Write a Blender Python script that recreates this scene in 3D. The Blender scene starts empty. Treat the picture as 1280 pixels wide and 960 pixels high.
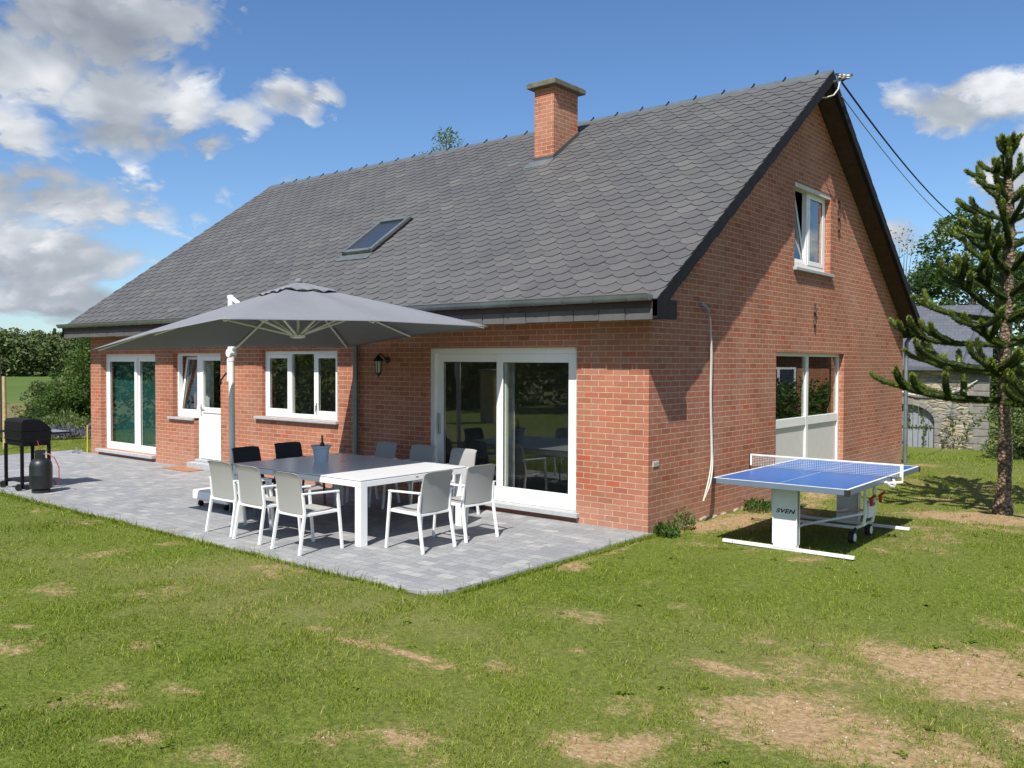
import bpy, math, random
import numpy as np
from mathutils import Vector, Matrix
from mathutils.geometry import tessellate_polygon
random.seed(7); rng = np.random.default_rng(11)
R = math.radians
scene = bpy.context.scene
COL = scene.collection

# ------------------------------------------------------------------ helpers
class MB:
    """collects shapes; build() links them as one mesh object"""
    def __init__(s, T=None):
        s.v = []; s.f = []; s.T = T
    def add(s, vs, fs):
        b = len(s.v)
        for p in vs:
            s.v.append(tuple(s.T(*p)) if s.T else tuple(p))
        s.f += [tuple(b + i for i in f) for f in fs]
        return s
    def box(s, x0, x1, y0, y1, z0, z1):
        return s.add([(x0,y0,z0),(x1,y0,z0),(x1,y1,z0),(x0,y1,z0),(x0,y0,z1),(x1,y0,z1),(x1,y1,z1),(x0,y1,z1)],
              [(0,3,2,1),(4,5,6,7),(0,1,5,4),(1,2,6,5),(2,3,7,6),(3,0,4,7)])
    def bar(s, a, b, w, h=None, up=(0,0,1)):
        h = h or w
        a = Vector(a); b = Vector(b); d = (b-a).normalized(); up = Vector(up)
        if abs(d.dot(up)) > .98: up = Vector((0,1,0))
        r = d.cross(up).normalized(); u = r.cross(d)
        vs = [tuple(p + r*(i*w/2) + u*(j*h/2)) for p in (a,b) for i,j in ((-1,-1),(1,-1),(1,1),(-1,1))]
        return s.add(vs, [(0,3,2,1),(4,5,6,7),(0,1,5,4),(1,2,6,5),(2,3,7,6),(3,0,4,7)])
    def tube(s, pts, r, n=10, r1=None, cap=True):
        pts = [Vector(p) for p in pts]; m = len(pts)
        rad = r if isinstance(r, (list, tuple)) else [r + ((r1 if r1 is not None else r)-r)*i/(m-1) for i in range(m)]
        vs = []; prev = None
        for i, p in enumerate(pts):
            d = (pts[min(i+1,m-1)] - pts[max(i-1,0)]).normalized()
            if prev is None:
                ref = Vector((0,0,1)) if abs(d.z) < .9 else Vector((1,0,0))
                u = d.cross(ref).normalized()
            else:
                u = (prev - d*prev.dot(d)).normalized()
            prev = u; w = d.cross(u)
            for k in range(n):
                a = 2*math.pi*k/n
                vs.append(tuple(p + (u*math.cos(a) + w*math.sin(a))*rad[i]))
        fs = [(i*n+k, i*n+(k+1)%n, (i+1)*n+(k+1)%n, (i+1)*n+k) for i in range(m-1) for k in range(n)]
        if cap: fs += [tuple(range(n-1,-1,-1)), tuple((m-1)*n+k for k in range(n))]
        return s.add(vs, fs)
    def lathe(s, c, prof, n=24):
        vs = [(c[0]+r*math.cos(2*math.pi*k/n), c[1]+r*math.sin(2*math.pi*k/n), c[2]+z) for r, z in prof for k in range(n)]
        m = len(prof)
        fs = [(i*n+k, i*n+(k+1)%n, (i+1)*n+(k+1)%n, (i+1)*n+k) for i in range(m-1) for k in range(n)]
        fs += [tuple(range(n-1,-1,-1)), tuple((m-1)*n+k for k in range(n))]
        return s.add(vs, fs)
    def prism(s, poly, a, b, axis=0):
        """poly of 2D points extruded from a to b along axis (0: poly=(y,z), 1: (x,z), 2: (x,y))"""
        def P(q, t):
            return (t,q[0],q[1]) if axis==0 else ((q[0],t,q[1]) if axis==1 else (q[0],q[1],t))
        n = len(poly)
        vs = [P(q,a) for q in poly] + [P(q,b) for q in poly]
        return s.add(vs, [tuple(range(n-1,-1,-1)), tuple(range(n,2*n))] + [(i,(i+1)%n,n+(i+1)%n,n+i) for i in range(n)])
    def build(s, name, m, parent=None, bevel=0, smooth=False, seg=2):
        me = bpy.data.meshes.new(name); me.from_pydata(s.v, [], s.f); me.update()
        o = bpy.data.objects.new(name, me); COL.objects.link(o)
        if m: me.materials.append(m)
        if parent: o.parent = parent
        bm_fix(me)
        if smooth:
            me.shade_smooth() if hasattr(me, 'shade_smooth') else None
            me.set_sharp_from_angle(angle=R(40))
        if bevel:
            b = o.modifiers.new('bevel','BEVEL'); b.width = bevel; b.segments = seg; b.limit_method = 'ANGLE'; b.angle_limit = R(40)
        return o
import bmesh
def bm_fix(me):
    bm = bmesh.new(); bm.from_mesh(me); bmesh.ops.recalc_face_normals(bm, faces=bm.faces); bm.to_mesh(me); bm.free()
def np_mesh(name, V, F, m, parent=None, tint=None, smooth=False):
    """V (n,3) array, F (k,4 or 3) array, tint per-face values"""
    me = bpy.data.meshes.new(name); k, c = F.shape
    me.vertices.add(len(V)); me.vertices.foreach_set('co', np.ascontiguousarray(V, dtype=np.float32).ravel())
    me.loops.add(k*c); me.loops.foreach_set('vertex_index', np.ascontiguousarray(F, dtype=np.int32).ravel())
    me.polygons.add(k); me.polygons.foreach_set('loop_start', np.arange(0,k*c,c,dtype=np.int32))
    me.polygons.foreach_set('loop_total', np.full(k,c,dtype=np.int32))
    if smooth: me.polygons.foreach_set('use_smooth', np.ones(k,dtype=bool))
    me.update(calc_edges=True)
    if tint is not None:
        for nm, arr in tint.items():
            a = me.attributes.new(nm, 'FLOAT', 'FACE' if len(arr)==k and len(arr)!=len(V) else 'POINT')
            a.data.foreach_set('value', np.ascontiguousarray(arr, dtype=np.float32))
    if m: me.materials.append(m)
    o = bpy.data.objects.new(name, me); COL.objects.link(o)
    if parent: o.parent = parent
    return o
def tag(o, label=None, cat=None, group=None, kind=None):
    if label: o['label'] = label
    if cat: o['category'] = cat
    if group: o['group'] = group
    if kind: o['kind'] = kind
    return o
def thing(name, label, cat, loc=(0,0,0), rz=0, group=None):
    o = bpy.data.objects.new(name, None); COL.objects.link(o); o.empty_display_size = .2
    o.location = loc; o.rotation_euler = (0,0,rz)
    return tag(o, label, cat, group)
def dup(o, parent=None):
    c = o.copy(); COL.objects.link(c)
    if parent: c.parent = parent
    for ch in list(o.children): dup(ch, c)
    return c

# ------------------------------------------------------------------ materials
MATS = {}
class NT:
    def __init__(s, name):
        s.m = bpy.data.materials.new(name); s.m.use_nodes = True; s.t = s.m.node_tree
        s.b = s.t.nodes['Principled BSDF']; s.out = s.t.nodes['Material Output']
    def n(s, typ, **kw):
        nd = s.t.nodes.new(typ)
        for k, v in kw.items():
            if k in nd.inputs: nd.inputs[k].default_value = v
            else: setattr(nd, k, v)
        return nd
    def l(s, a, b): s.t.links.new(a, b)
    def math(s, op, a, b=None, c=None, clamp=False):
        nd = s.t.nodes.new('ShaderNodeMath'); nd.operation = op; nd.use_clamp = clamp
        for i, x in enumerate((a,b,c)):
            if x is None: continue
            if isinstance(x, (int,float)): nd.inputs[i].default_value = x
            else: s.l(x, nd.inputs[i])
        return nd.outputs[0]
    def mix(s, f, a, b, blend='MIX'):
        nd = s.t.nodes.new('ShaderNodeMix'); nd.data_type = 'RGBA'; nd.blend_type = blend
        for sock, x in ((nd.inputs[0],f),(nd.inputs[6],a),(nd.inputs[7],b)):
            if isinstance(x, (int,float)): sock.default_value = x
            elif isinstance(x, tuple): sock.default_value = (*x[:3],1)
            else: s.l(x, sock)
        return nd.outputs[2]
    def ramp(s, f, stops, interp='LINEAR'):
        nd = s.t.nodes.new('ShaderNodeValToRGB'); cr = nd.color_ramp; cr.interpolation = interp
        while len(cr.elements) < len(stops): cr.elements.new(.5)
        for e, (p, c) in zip(cr.elements, stops):
            e.position = p; e.color = (*c,1) if isinstance(c, tuple) else (c,c,c,1)
        s.l(f, nd.inputs[0]); return nd.outputs[0]
    def noise(s, scale, detail=4, rough=.55, vec=None, dist=0):
        nd = s.n('ShaderNodeTexNoise'); nd.inputs['Scale'].default_value = scale; nd.inputs['Detail'].default_value = detail
        nd.inputs['Roughness'].default_value = rough; nd.inputs['Distortion'].default_value = dist
        s.l(vec if vec is not None else s.obj(), nd.inputs['Vector']); return nd.outputs['Fac']
    def obj(s):
        if not hasattr(s, 'tc'): s.tc = s.n('ShaderNodeTexCoord')
        return s.tc.outputs['Object']
    def attr(s, name):
        nd = s.n('ShaderNodeAttribute'); nd.attribute_name = name; return nd.outputs['Fac']
    def bump(s, h, strength=.3, dist=.01):
        nd = s.n('ShaderNodeBump'); nd.inputs['Strength'].default_value = strength; nd.inputs['Distance'].default_value = dist
        s.l(h, nd.inputs['Height']); s.l(nd.outputs[0], s.b.inputs['Normal'])
    def sep(s, v):
        nd = s.n('ShaderNodeSeparateXYZ'); s.l(v, nd.inputs[0]); return nd.outputs
    def comb(s, x, y, z=0):
        nd = s.n('ShaderNodeCombineXYZ')
        for i, q in enumerate((x,y,z)):
            if isinstance(q,(int,float)): nd.inputs[i].default_value = q
            else: s.l(q, nd.inputs[i])
        return nd.outputs[0]
def simple(name, col, rough=.6, metal=0, var=.15, nscale=8, bump=0, spec=.5, bscale=None):
    q = NT(name); q.b.inputs['Roughness'].default_value = rough; q.b.inputs['Metallic'].default_value = metal
    q.b.inputs['Specular IOR Level'].default_value = spec
    f = q.noise(nscale, 5, .6)
    a = tuple(c*(1-var) for c in col); b = tuple(min(1,c*(1+var)) for c in col)
    q.l(q.ramp(f, [(.3,a),(.7,b)]), q.b.inputs['Base Color'])
    if bump: q.bump(q.noise(bscale or nscale*6, 3), bump, .005)
    return q.m

def brick_mat(name='brick'):
    q = NT(name); q.b.inputs['Roughness'].default_value = .85; q.b.inputs['Specular IOR Level'].default_value = .25
    x, y, z = q.sep(q.obj())
    g = q.n('ShaderNodeNewGeometry'); nx = q.sep(g.outputs['True Normal'])[0]
    isx = q.math('GREATER_THAN', q.math('ABSOLUTE', nx), .5)
    u = q.math('ADD', q.math('MULTIPLY', x, q.math('SUBTRACT', 1, isx)), q.math('MULTIPLY', q.math('ADD', y, .055), isx))
    wob = q.math('MULTIPLY', q.math('SUBTRACT', q.noise(9, 2), .5), .006)
    v = q.comb(q.math('ADD', u, 40), q.math('ADD', q.math('ADD', z, 10.29), wob))
    bt = q.n('ShaderNodeTexBrick'); q.l(v, bt.inputs['Vector'])
    bt.offset = .5; bt.offset_frequency = 2; bt.squash = 1
    for k, val in (('Scale',1),('Mortar Size',.0052),('Mortar Smooth',.15),('Bias',0),('Brick Width',.22),('Row Height',.0735)):
        bt.inputs[k].default_value = val
    bt.inputs['Color1'].default_value = (0,0,0,1); bt.inputs['Color2'].default_value = (1,1,1,1); bt.inputs['Mortar'].default_value = (.5,.5,.5,1)
    fac = bt.outputs['Fac']
    bc = q.ramp(bt.outputs['Color'], [(0,(.34,.125,.075)),(.12,(.39,.16,.10)),(.45,(.44,.187,.118)),(.7,(.415,.162,.097)),(.9,(.46,.22,.147)),(1,(.45,.115,.058))])
    grit = q.noise(60, 4, .7)
    bc = q.mix(.35, bc, q.ramp(grit, [(.3,(.12,.05,.04)),(.7,(.62,.36,.28))]), 'SOFT_LIGHT')
    # pale lime bloom low on the walls and in cloudy patches
    bloom = q.math('MULTIPLY', q.math('SUBTRACT', 1, q.math('MULTIPLY', z, 2.1), clamp=True), q.math('ADD', q.noise(2.2, 4), .1), clamp=True)
    patch = q.math('MULTIPLY', q.ramp(q.noise(.9, 5, .6), [(.52,0),(.72,1)]), .35)
    bc = q.mix(q.math('MULTIPLY', bloom, .55), bc, (.50,.33,.25))
    bc = q.mix(patch, bc, (.42,.27,.19)); sx = q.math('ADD', q.math('MULTIPLY', u, 3.1), 7.7); streak = q.ramp(q.noise(1, 5, .7, vec=q.comb(sx, q.math('MULTIPLY', z, .35))), [(.52,0),(.70,1)]); bc = q.mix(q.math('MULTIPLY', streak, .38), bc, (.30,.19,.14))
    mort = q.ramp(q.noise(14, 4), [(.3,(.43,.31,.20)),(.7,(.62,.48,.33))])
    col = q.mix(fac, bc, mort)
    drt = q.ramp(q.noise(.6, 6, .7), [(.35,.80),(.65,1.08)])
    col = q.mix(1, col, drt, 'MULTIPLY')
    q.l(col, q.b.inputs['Base Color'])
    h = q.math('ADD', q.math('MULTIPLY', q.math('SUBTRACT', 1, fac), 1), q.math('MULTIPLY', grit, .25))
    q.bump(h, .7, .008)
    return q.m

def leaf_mat(name, cols, trans=.35, rough=.55):
    q = NT(name); t = q.attr('tint')
    n = len(cols); c = q.ramp(t, [(i/(n-1), c) for i, c in enumerate(cols)])
    q.l(c, q.b.inputs['Base Color']); q.b.inputs['Roughness'].default_value = rough; q.b.inputs['Specular IOR Level'].default_value = .3
    tr = q.n('ShaderNodeBsdfTranslucent'); q.l(q.mix(1, c, (1.0,1.15,.6), 'MULTIPLY'), tr.inputs[0])
    mx = q.n('ShaderNodeMixShader'); mx.inputs[0].default_value = trans
    q.l(q.b.outputs[0], mx.inputs[1]); q.l(tr.outputs[0], mx.inputs[2]); q.l(mx.outputs[0], q.out.inputs[0])
    return q.m

M = {}
M['brick'] = brick_mat()
M['white'] = simple('white_upvc', (.80,.79,.76), .35, var=.03, nscale=3)
M['white_metal'] = simple('white_powder_coat', (.82,.82,.81), .35, var=.03, nscale=5)
M['grey_metal'] = simple('grey_powder_coat', (.16,.165,.175), .4, var=.05)
M['dark'] = simple('black_slate_cladding', (.012,.013,.016), .75, var=.3, nscale=5, spec=.2)
M['soffit'] = simple('brown_soffit_boards', (.05,.028,.02), .7, var=.3)
M['zinc'] = simple('weathered_zinc', (.20,.225,.225), .42, metal=.55, var=.18, nscale=5)
M['stone'] = simple('bluestone_sill', (.38,.39,.40), .65, var=.14, nscale=14, bump=.2)
M['concrete'] = simple('weathered_concrete', (.13,.12,.085), .9, var=.35, nscale=9, bump=.5)
M['black'] = simple('black_enamel', (.005,.005,.006), .65, var=.3, nscale=12, spec=.25)
M['gas'] = simple('dark_grey_green_enamel', (.013,.016,.017), .42, var=.2, nscale=14)
M['rubber'] = simple('rubber', (.015,.015,.016), .7)
M['red'] = simple('red_plastic', (.42,.035,.02), .45)
M['orange_mat'] = simple('terracotta_mat', (.33,.15,.08), .95, var=.3, nscale=30, bump=.6)
M['paver_edge'] = simple('edging_stone', (.16,.17,.175), .85, var=.25, nscale=9, bump=.4)
M['iron'] = simple('rusty_iron', (.07,.045,.035), .8, var=.4, nscale=30)
M['lamp'] = simple('black_lamp_metal', (.01,.01,.011), .4)
M['hose'] = simple('pale_plastic_conduit', (.55,.53,.47), .5, var=.08)
M['bucket'] = simple('pale_blue_grey_bucket', (.56,.63,.68), .5, var=.05)
M['silver'] = simple('brushed_metal', (.55,.55,.56), .3, metal=.9, var=.05)
M['plaster'] = simple('interior_plaster', (.42,.40,.36), .9)
M['floor_tile'] = simple('interior_floor', (.20,.17,.14), .5)
M['yellow'] = simple('yellow_plastic', (.55,.40,.06), .5)
M['wood_post'] = simple('pale_weathered_wood', (.42,.31,.17), .85, var=.25, nscale=16, bump=.4)
M['teal'] = simple('teal_curtain', (.004,.075,.068), .9, var=.3, nscale=3)
M['lace'] = simple('net_curtain', (.55,.53,.50), .9, var=.25, nscale=9)
M['drape'] = simple('rust_drape', (.30,.11,.06), .9, var=.3, nscale=9)
M['blind'] = simple('skylight_blind', (.03,.04,.06), .35)
M['tt_frame'] = simple('slate_blue_rim', (.13,.17,.22), .4, var=.05)
M['tt_grey'] = simple('white_leg_panel', (.76,.77,.78), .4, var=.03)
M['logo'] = simple('navy_print', (.012,.02,.05), .5)
M['net'] = simple('white_net_cord', (.78,.78,.76), .8)
M['plate'] = simple('pale_vent', (.55,.53,.48), .7)
M['charcoal'] = simple('charcoal_mesh_fabric', (.035,.037,.043), .8, var=.12, nscale=300)
M['bark'] = simple('bark', (.10,.075,.05), .9, var=.4, nscale=14, bump=.8)
M['pebble'] = simple('plinth_stone', (.30,.25,.19), .9, var=.35, nscale=9, bump=.6)

def fabric(name, col):
    q = NT(name); q.b.inputs['Roughness'].default_value = .75
    x,y,z = q.sep(q.obj())
    w = q.n('ShaderNodeTexChecker'); w.inputs['Scale'].default_value = 260; q.l(q.obj(), w.inputs['Vector'])
    f = q.math('ADD', q.math('MULTIPLY', w.outputs['Fac'], .12), q.math('MULTIPLY', q.noise(6,4), .16))
    q.l(q.mix(f, col, tuple(c*.45 for c in col)), q.b.inputs['Base Color'])
    return q.m
M['mesh_fabric'] = fabric('grey_sling_fabric', (.36,.355,.34))
q = NT('parasol_fabric'); q.b.inputs['Roughness'].default_value = .85; q.b.inputs['Specular IOR Level'].default_value = .2
pc = q.mix(q.noise(1.6,4), (.205,.215,.238), (.255,.265,.288)); q.l(pc, q.b.inputs['Base Color'])
tr = q.n('ShaderNodeBsdfTranslucent'); q.bump(q.math('ADD', q.noise(2.2,3), q.math('MULTIPLY', q.noise(9,3), .15)), .35, .05); tr.inputs[0].default_value = (.10,.10,.105,1)
mx = q.n('ShaderNodeMixShader'); mx.inputs[0].default_value = .12
q.l(q.b.outputs[0], mx.inputs[1]); q.l(tr.outputs[0], mx.inputs[2]); q.l(mx.outputs[0], q.out.inputs[0]); M['canopy'] = q.m

q = NT('window_glass')
gl = q.n('ShaderNodeBsdfGlossy'); gl.inputs['Roughness'].default_value = 0.0; gl.inputs['Color'].default_value = (.95,1,.98,1)
tp = q.n('ShaderNodeBsdfTransparent'); tp.inputs[0].default_value = (.90,.93,.915,1)
fr = q.n('ShaderNodeFresnel'); fr.inputs[0].default_value = 1.62
gg = q.n('ShaderNodeNewGeometry'); f2 = q.math('MULTIPLY', q.math('ADD', q.math('MULTIPLY', fr.outputs[0], 1.5), .04, clamp=True), q.math('SUBTRACT', 1, gg.outputs['Backfacing']))
mx = q.n('ShaderNodeMixShader'); q.l(f2, mx.inputs[0]); q.l(tp.outputs[0], mx.inputs[1]); q.l(gl.outputs[0], mx.inputs[2]); q.l(mx.outputs[0], q.out.inputs[0])
wv = q.n('ShaderNodeBump'); wv.inputs['Strength'].default_value = .02; wv.inputs['Distance'].default_value = .02; q.l(q.noise(1.3,1), wv.inputs['Height']); q.l(wv.outputs[0], gl.inputs['Normal'])
M['glass'] = q.m
q = NT('clear_glass')
gl = q.n('ShaderNodeBsdfGlossy'); gl.inputs['Roughness'].default_value = .02
tp = q.n('ShaderNodeBsdfTransparent'); tp.inputs[0].default_value = (.93,.95,.95,1)
fr = q.n('ShaderNodeLayerWeight'); fr.inputs[0].default_value = .12
mx = q.n('ShaderNodeMixShader'); q.l(fr.outputs['Fresnel'], mx.inputs[0]); q.l(tp.outputs[0], mx.inputs[1]); q.l(gl.outputs[0], mx.inputs[2]); q.l(mx.outputs[0], q.out.inputs[0])
M['clear'] = q.m
M['bottle'] = simple('dark_green_glass', (.02,.03,.012), .12, var=.1)

# roof slates: tint per slate
q = NT('fibre_slates'); t = q.attr('tint')
c = q.ramp(t, [(0,(.090,.088,.091)),(.5,(.098,.096,.098)),(.9,(.106,.104,.104)),(1,(.122,.119,.112))])
c = q.mix(1, c, q.ramp(q.noise(.8,7,.7), [(.35,(.86,.86,.87)),(.68,(1.10,1.10,1.07))]), 'MULTIPLY'); xs,ys,zs = q.sep(q.obj()); c = q.mix(q.math('MULTIPLY', q.ramp(q.noise(1,5,.7,vec=q.comb(q.math('MULTIPLY',xs,5),q.math('MULTIPLY',ys,.5),0)), [(.55,0),(.72,1)]), .25), c, (.17,.165,.15)); c = q.mix(q.math('MULTIPLY', q.ramp(q.noise(4,7,.8), [(.60,0),(.72,1)]), .35), c, (.15,.155,.11))
c = q.mix(q.ramp(q.noise(38,2), [(.73,0),(.78,1)]), c, (.42,.42,.40))
q.l(c, q.b.inputs['Base Color']); q.b.inputs['Roughness'].default_value = .62; q.b.inputs['Specular IOR Level'].default_value = .35
q.bump(q.noise(70,3), .15, .004); M['slate'] = q.m
q = NT('flat_slate_roof'); bt = q.n('ShaderNodeTexBrick'); q.l(q.obj(), bt.inputs['Vector'])
for k, val in (('Scale',1),('Mortar Size',.008),('Brick Width',.3),('Row Height',.2)): bt.inputs[k].default_value = val
bt.inputs['Color1'].default_value = (.075,.085,.10,1); bt.inputs['Color2'].default_value = (.10,.11,.13,1); bt.inputs['Mortar'].default_value = (.05,.05,.06,1)
q.l(bt.outputs['Color'], q.b.inputs['Base Color']); q.b.inputs['Roughness'].default_value = .6; M['flat_slate'] = q.m

# patio setts
q = NT('patio_setts'); x,y,z = q.sep(q.obj())
wx = q.math('MULTIPLY', q.math('SUBTRACT', q.noise(5,2), .5), .03)
bt = q.n('ShaderNodeTexBrick'); q.l(q.comb(q.math('ADD', q.math('ADD', x, wx), 50), q.math('ADD', q.math('ADD', y, wx), 50)), bt.inputs['Vector'])
bt.offset = .37; bt.offset_frequency = 3; bt.squash = .72; bt.squash_frequency = 2
for k, val in (('Scale',1),('Mortar Size',.0035),('Mortar Smooth',.4),('Brick Width',.205),('Row Height',.138)): bt.inputs[k].default_value = val
bt.inputs['Color1'].default_value = (0,0,0,1); bt.inputs['Color2'].default_value = (1,1,1,1); bt.inputs['Mortar'].default_value = (.5,.5,.5,1)
c = q.ramp(bt.outputs['Color'], [(0,(.225,.232,.242)),(.3,(.25,.257,.265)),(.6,(.275,.281,.287)),(.85,(.305,.307,.309)),(1,(.37,.365,.355))])
c = q.mix(.45, c, q.ramp(q.noise(22,6,.7), [(.3,(.25,.25,.26)),(.7,(.75,.75,.75))]), 'SOFT_LIGHT')
c = q.mix(q.math('MULTIPLY', q.ramp(q.noise(.8,4), [(.45,0),(.75,1)]), .4), c, (.38,.38,.385))
near = q.math('MULTIPLY', q.ramp(q.math('ADD', q.math('MULTIPLY', x, .35), q.math('MULTIPLY', y, -.25)), [(.0,0),(.75,1)]), q.ramp(q.noise(3.2,6,.75), [(.50,0),(.60,1)])); sand = q.math('MULTIPLY', q.math('MAXIMUM', near, q.ramp(q.noise(2.1,5), [(.58,0),(.68,1)])), q.math('MULTIPLY', bt.outputs['Fac'], .9)); c = q.mix(q.math('MULTIPLY', q.ramp(q.noise(1.7,8,.8), [(.60,0),(.70,1)]), .35), c, (.24,.225,.19))
c = q.mix(bt.outputs['Fac'], c, (.13,.135,.14)); c = q.mix(sand, c, (.25,.19,.10))
q.l(c, q.b.inputs['Base Color']); q.b.inputs['Roughness'].default_value = .72
q.bump(q.math('ADD', q.math('SUBTRACT', 1, bt.outputs['Fac']), q.math('MULTIPLY', q.noise(30,4), .5)), .5, .008); M['setts'] = q.m

# rubble stone
def rubble(name):
    q = NT(name); x,y,z = q.sep(q.obj())
    v = q.comb(q.math('MULTIPLY', x, 1.7), q.math('MULTIPLY', y, 1.7), q.math('MULTIPLY', z, 5.2))
    vo = q.n('ShaderNodeTexVoronoi'); vo.inputs['Scale'].default_value = 1.35; q.l(v, vo.inputs['Vector'])
    ve = q.n('ShaderNodeTexVoronoi'); ve.feature = 'DISTANCE_TO_EDGE'; ve.inputs['Scale'].default_value = 1.35; q.l(v, ve.inputs['Vector'])
    c = q.ramp(q.sep(vo.outputs['Color'])[0], [(0,(.15,.14,.13)),(.3,(.26,.235,.19)),(.6,(.36,.30,.20)),(.8,(.42,.37,.28)),(1,(.22,.22,.22))])
    c = q.mix(.5, c, q.ramp(q.noise(9,5), [(.3,(.2,.2,.2)),(.7,(.8,.8,.8))]), 'SOFT_LIGHT')
    e = q.ramp(ve.outputs['Distance'], [(.0,1),(.06,0)])
    q.l(q.mix(e, c, (.20,.18,.14)), q.b.inputs['Base Color']); q.b.inputs['Roughness'].default_value = .9
    q.bump(q.ramp(ve.outputs['Distance'], [(0,0),(.15,1)]), .8, .04); return q.m
M['rubble'] = rubble('rubble_stone')
M['ashlar'] = simple('dressed_grey_stone', (.20,.19,.17), .85, var=.25, nscale=4, bump=.4)
M['barn_door'] = simple('grey_blue_painted_boards', (.23,.25,.27), .7, var=.1, nscale=5)

# ground
q = NT('ground_soil_and_turf'); s = q.attr('soil'); dr = q.attr('dry')
n1 = q.noise(1.3,6,.65); n2 = q.noise(24,5,.7); n3 = q.noise(110,3,.6)
soil = q.ramp(n2, [(.28,(.17,.11,.055)),(.45,(.32,.215,.11)),(.55,(.38,.265,.145)),(.72,(.52,.38,.22))])
soil = q.mix(q.ramp(n3, [(.68,0),(.75,1)]), soil, (.55,.46,.36))
n2b = q.math('ADD', q.math('MULTIPLY', n2, .5), q.math('MULTIPLY', q.noise(170,4,.8), .5)); turf = q.ramp(n2b, [(.36,(.035,.050,.009)),(.5,(.11,.15,.020)),(.62,(.21,.25,.045))])
turf = q.mix(dr, turf, q.ramp(n2, [(.25,(.13,.13,.04)),(.75,(.26,.22,.10))]))
turf = q.mix(q.ramp(n1, [(.4,0),(.8,.35)]), turf, (.16,.16,.05))
f = q.math('ADD', q.math('MULTIPLY', s, 1.0), q.math('MULTIPLY', q.math('SUBTRACT', q.noise(8,7,.8), .5), 1.7))
f = q.math('ADD', f, q.math('MULTIPLY', q.math('SUBTRACT', q.noise(70,5,.85), .5), 1.5)); f = q.ramp(f, [(.33,0),(.56,1)])
g = q.mix(f, turf, soil)
far = q.attr('meadow')
mead = q.ramp(q.noise(.05,5,.7), [(.3,(.07,.115,.025)),(.7,(.105,.15,.035))])
x,y,z = q.sep(q.obj())
past = q.ramp(q.noise(.12,5), [(.3,(.12,.12,.045)),(.7,(.20,.165,.075))])
g = q.mix(q.ramp(far, [(0,0),(.45,1)]), g, past); g = q.mix(q.ramp(far, [(.52,0),(.6,1)]), g, mead)
q.l(g, q.b.inputs['Base Color']); q.b.inputs['Roughness'].default_value = .95; q.b.inputs['Specular IOR Level'].default_value = .15
q.bump(q.math('ADD', n2, q.math('MULTIPLY', n3, .5)), .9, .02); M['ground'] = q.m
M['grass'] = leaf_mat('grass_blades', [(.078,.118,.010),(.142,.203,.015),(.205,.268,.022),(.285,.315,.04),(.46,.40,.15)], .3)
M['leaf_dark'] = leaf_mat('dark_leaves', [(.018,.035,.010),(.03,.06,.014),(.045,.085,.018),(.075,.12,.025)])
M['leaf_mid'] = leaf_mat('mid_leaves', [(.03,.06,.012),(.05,.10,.018),(.08,.14,.025),(.13,.18,.04)])
M['leaf_light'] = leaf_mat('light_leaves', [(.06,.10,.03),(.10,.15,.045),(.15,.19,.06),(.20,.22,.07)])
M['leaf_far'] = leaf_mat('far_wood_leaves', [(.04,.065,.024),(.07,.105,.032),(.11,.145,.042),(.18,.19,.06)], .15)
M['puzzle'] = leaf_mat('stiff_scale_leaves', [(.028,.05,.010),(.07,.11,.018),(.13,.175,.03),(.24,.28,.055)], .12, .34)
M['puzzle_tip'] = leaf_mat('pale_scale_leaves', [(.10,.14,.03),(.16,.2,.05)], .15, .4)
M['flower'] = leaf_mat('lavender_bloom', [(.10,.11,.12),(.16,.15,.21),(.08,.11,.05)], .2)
q = NT('scaly_trunk'); x,y,z = q.sep(q.obj())
vo = q.n('ShaderNodeTexVoronoi'); vo.inputs['Scale'].default_value = 1; q.l(q.comb(q.math('MULTIPLY',x,22),q.math('MULTIPLY',y,22),q.math('MULTIPLY',z,26)), vo.inputs['Vector'])
c = q.ramp(vo.outputs['Distance'], [(.1,(.34,.27,.18)),(.45,(.18,.125,.08)),(.7,(.06,.045,.03))]); q.l(c, q.b.inputs['Base Color']); q.b.inputs['Roughness'].default_value = .9
q.bump(q.math('SUBTRACT', 1, vo.outputs['Distance']), 1, .03); M['scaly'] = q.m
q = NT('table_tennis_blue'); q.b.inputs['Roughness'].default_value = .33
q.l(q.mix(q.noise(2,3), (.022,.115,.36), (.028,.14,.42)), q.b.inputs['Base Color']); M['tt_blue'] = q.m
q = NT('table_glass_top'); q.b.inputs['Roughness'].default_value = .28
q.l(q.mix(q.noise(3,3), (.72,.73,.74), (.78,.79,.80)), q.b.inputs['Base Color']); M['tabletop'] = q.m

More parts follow.
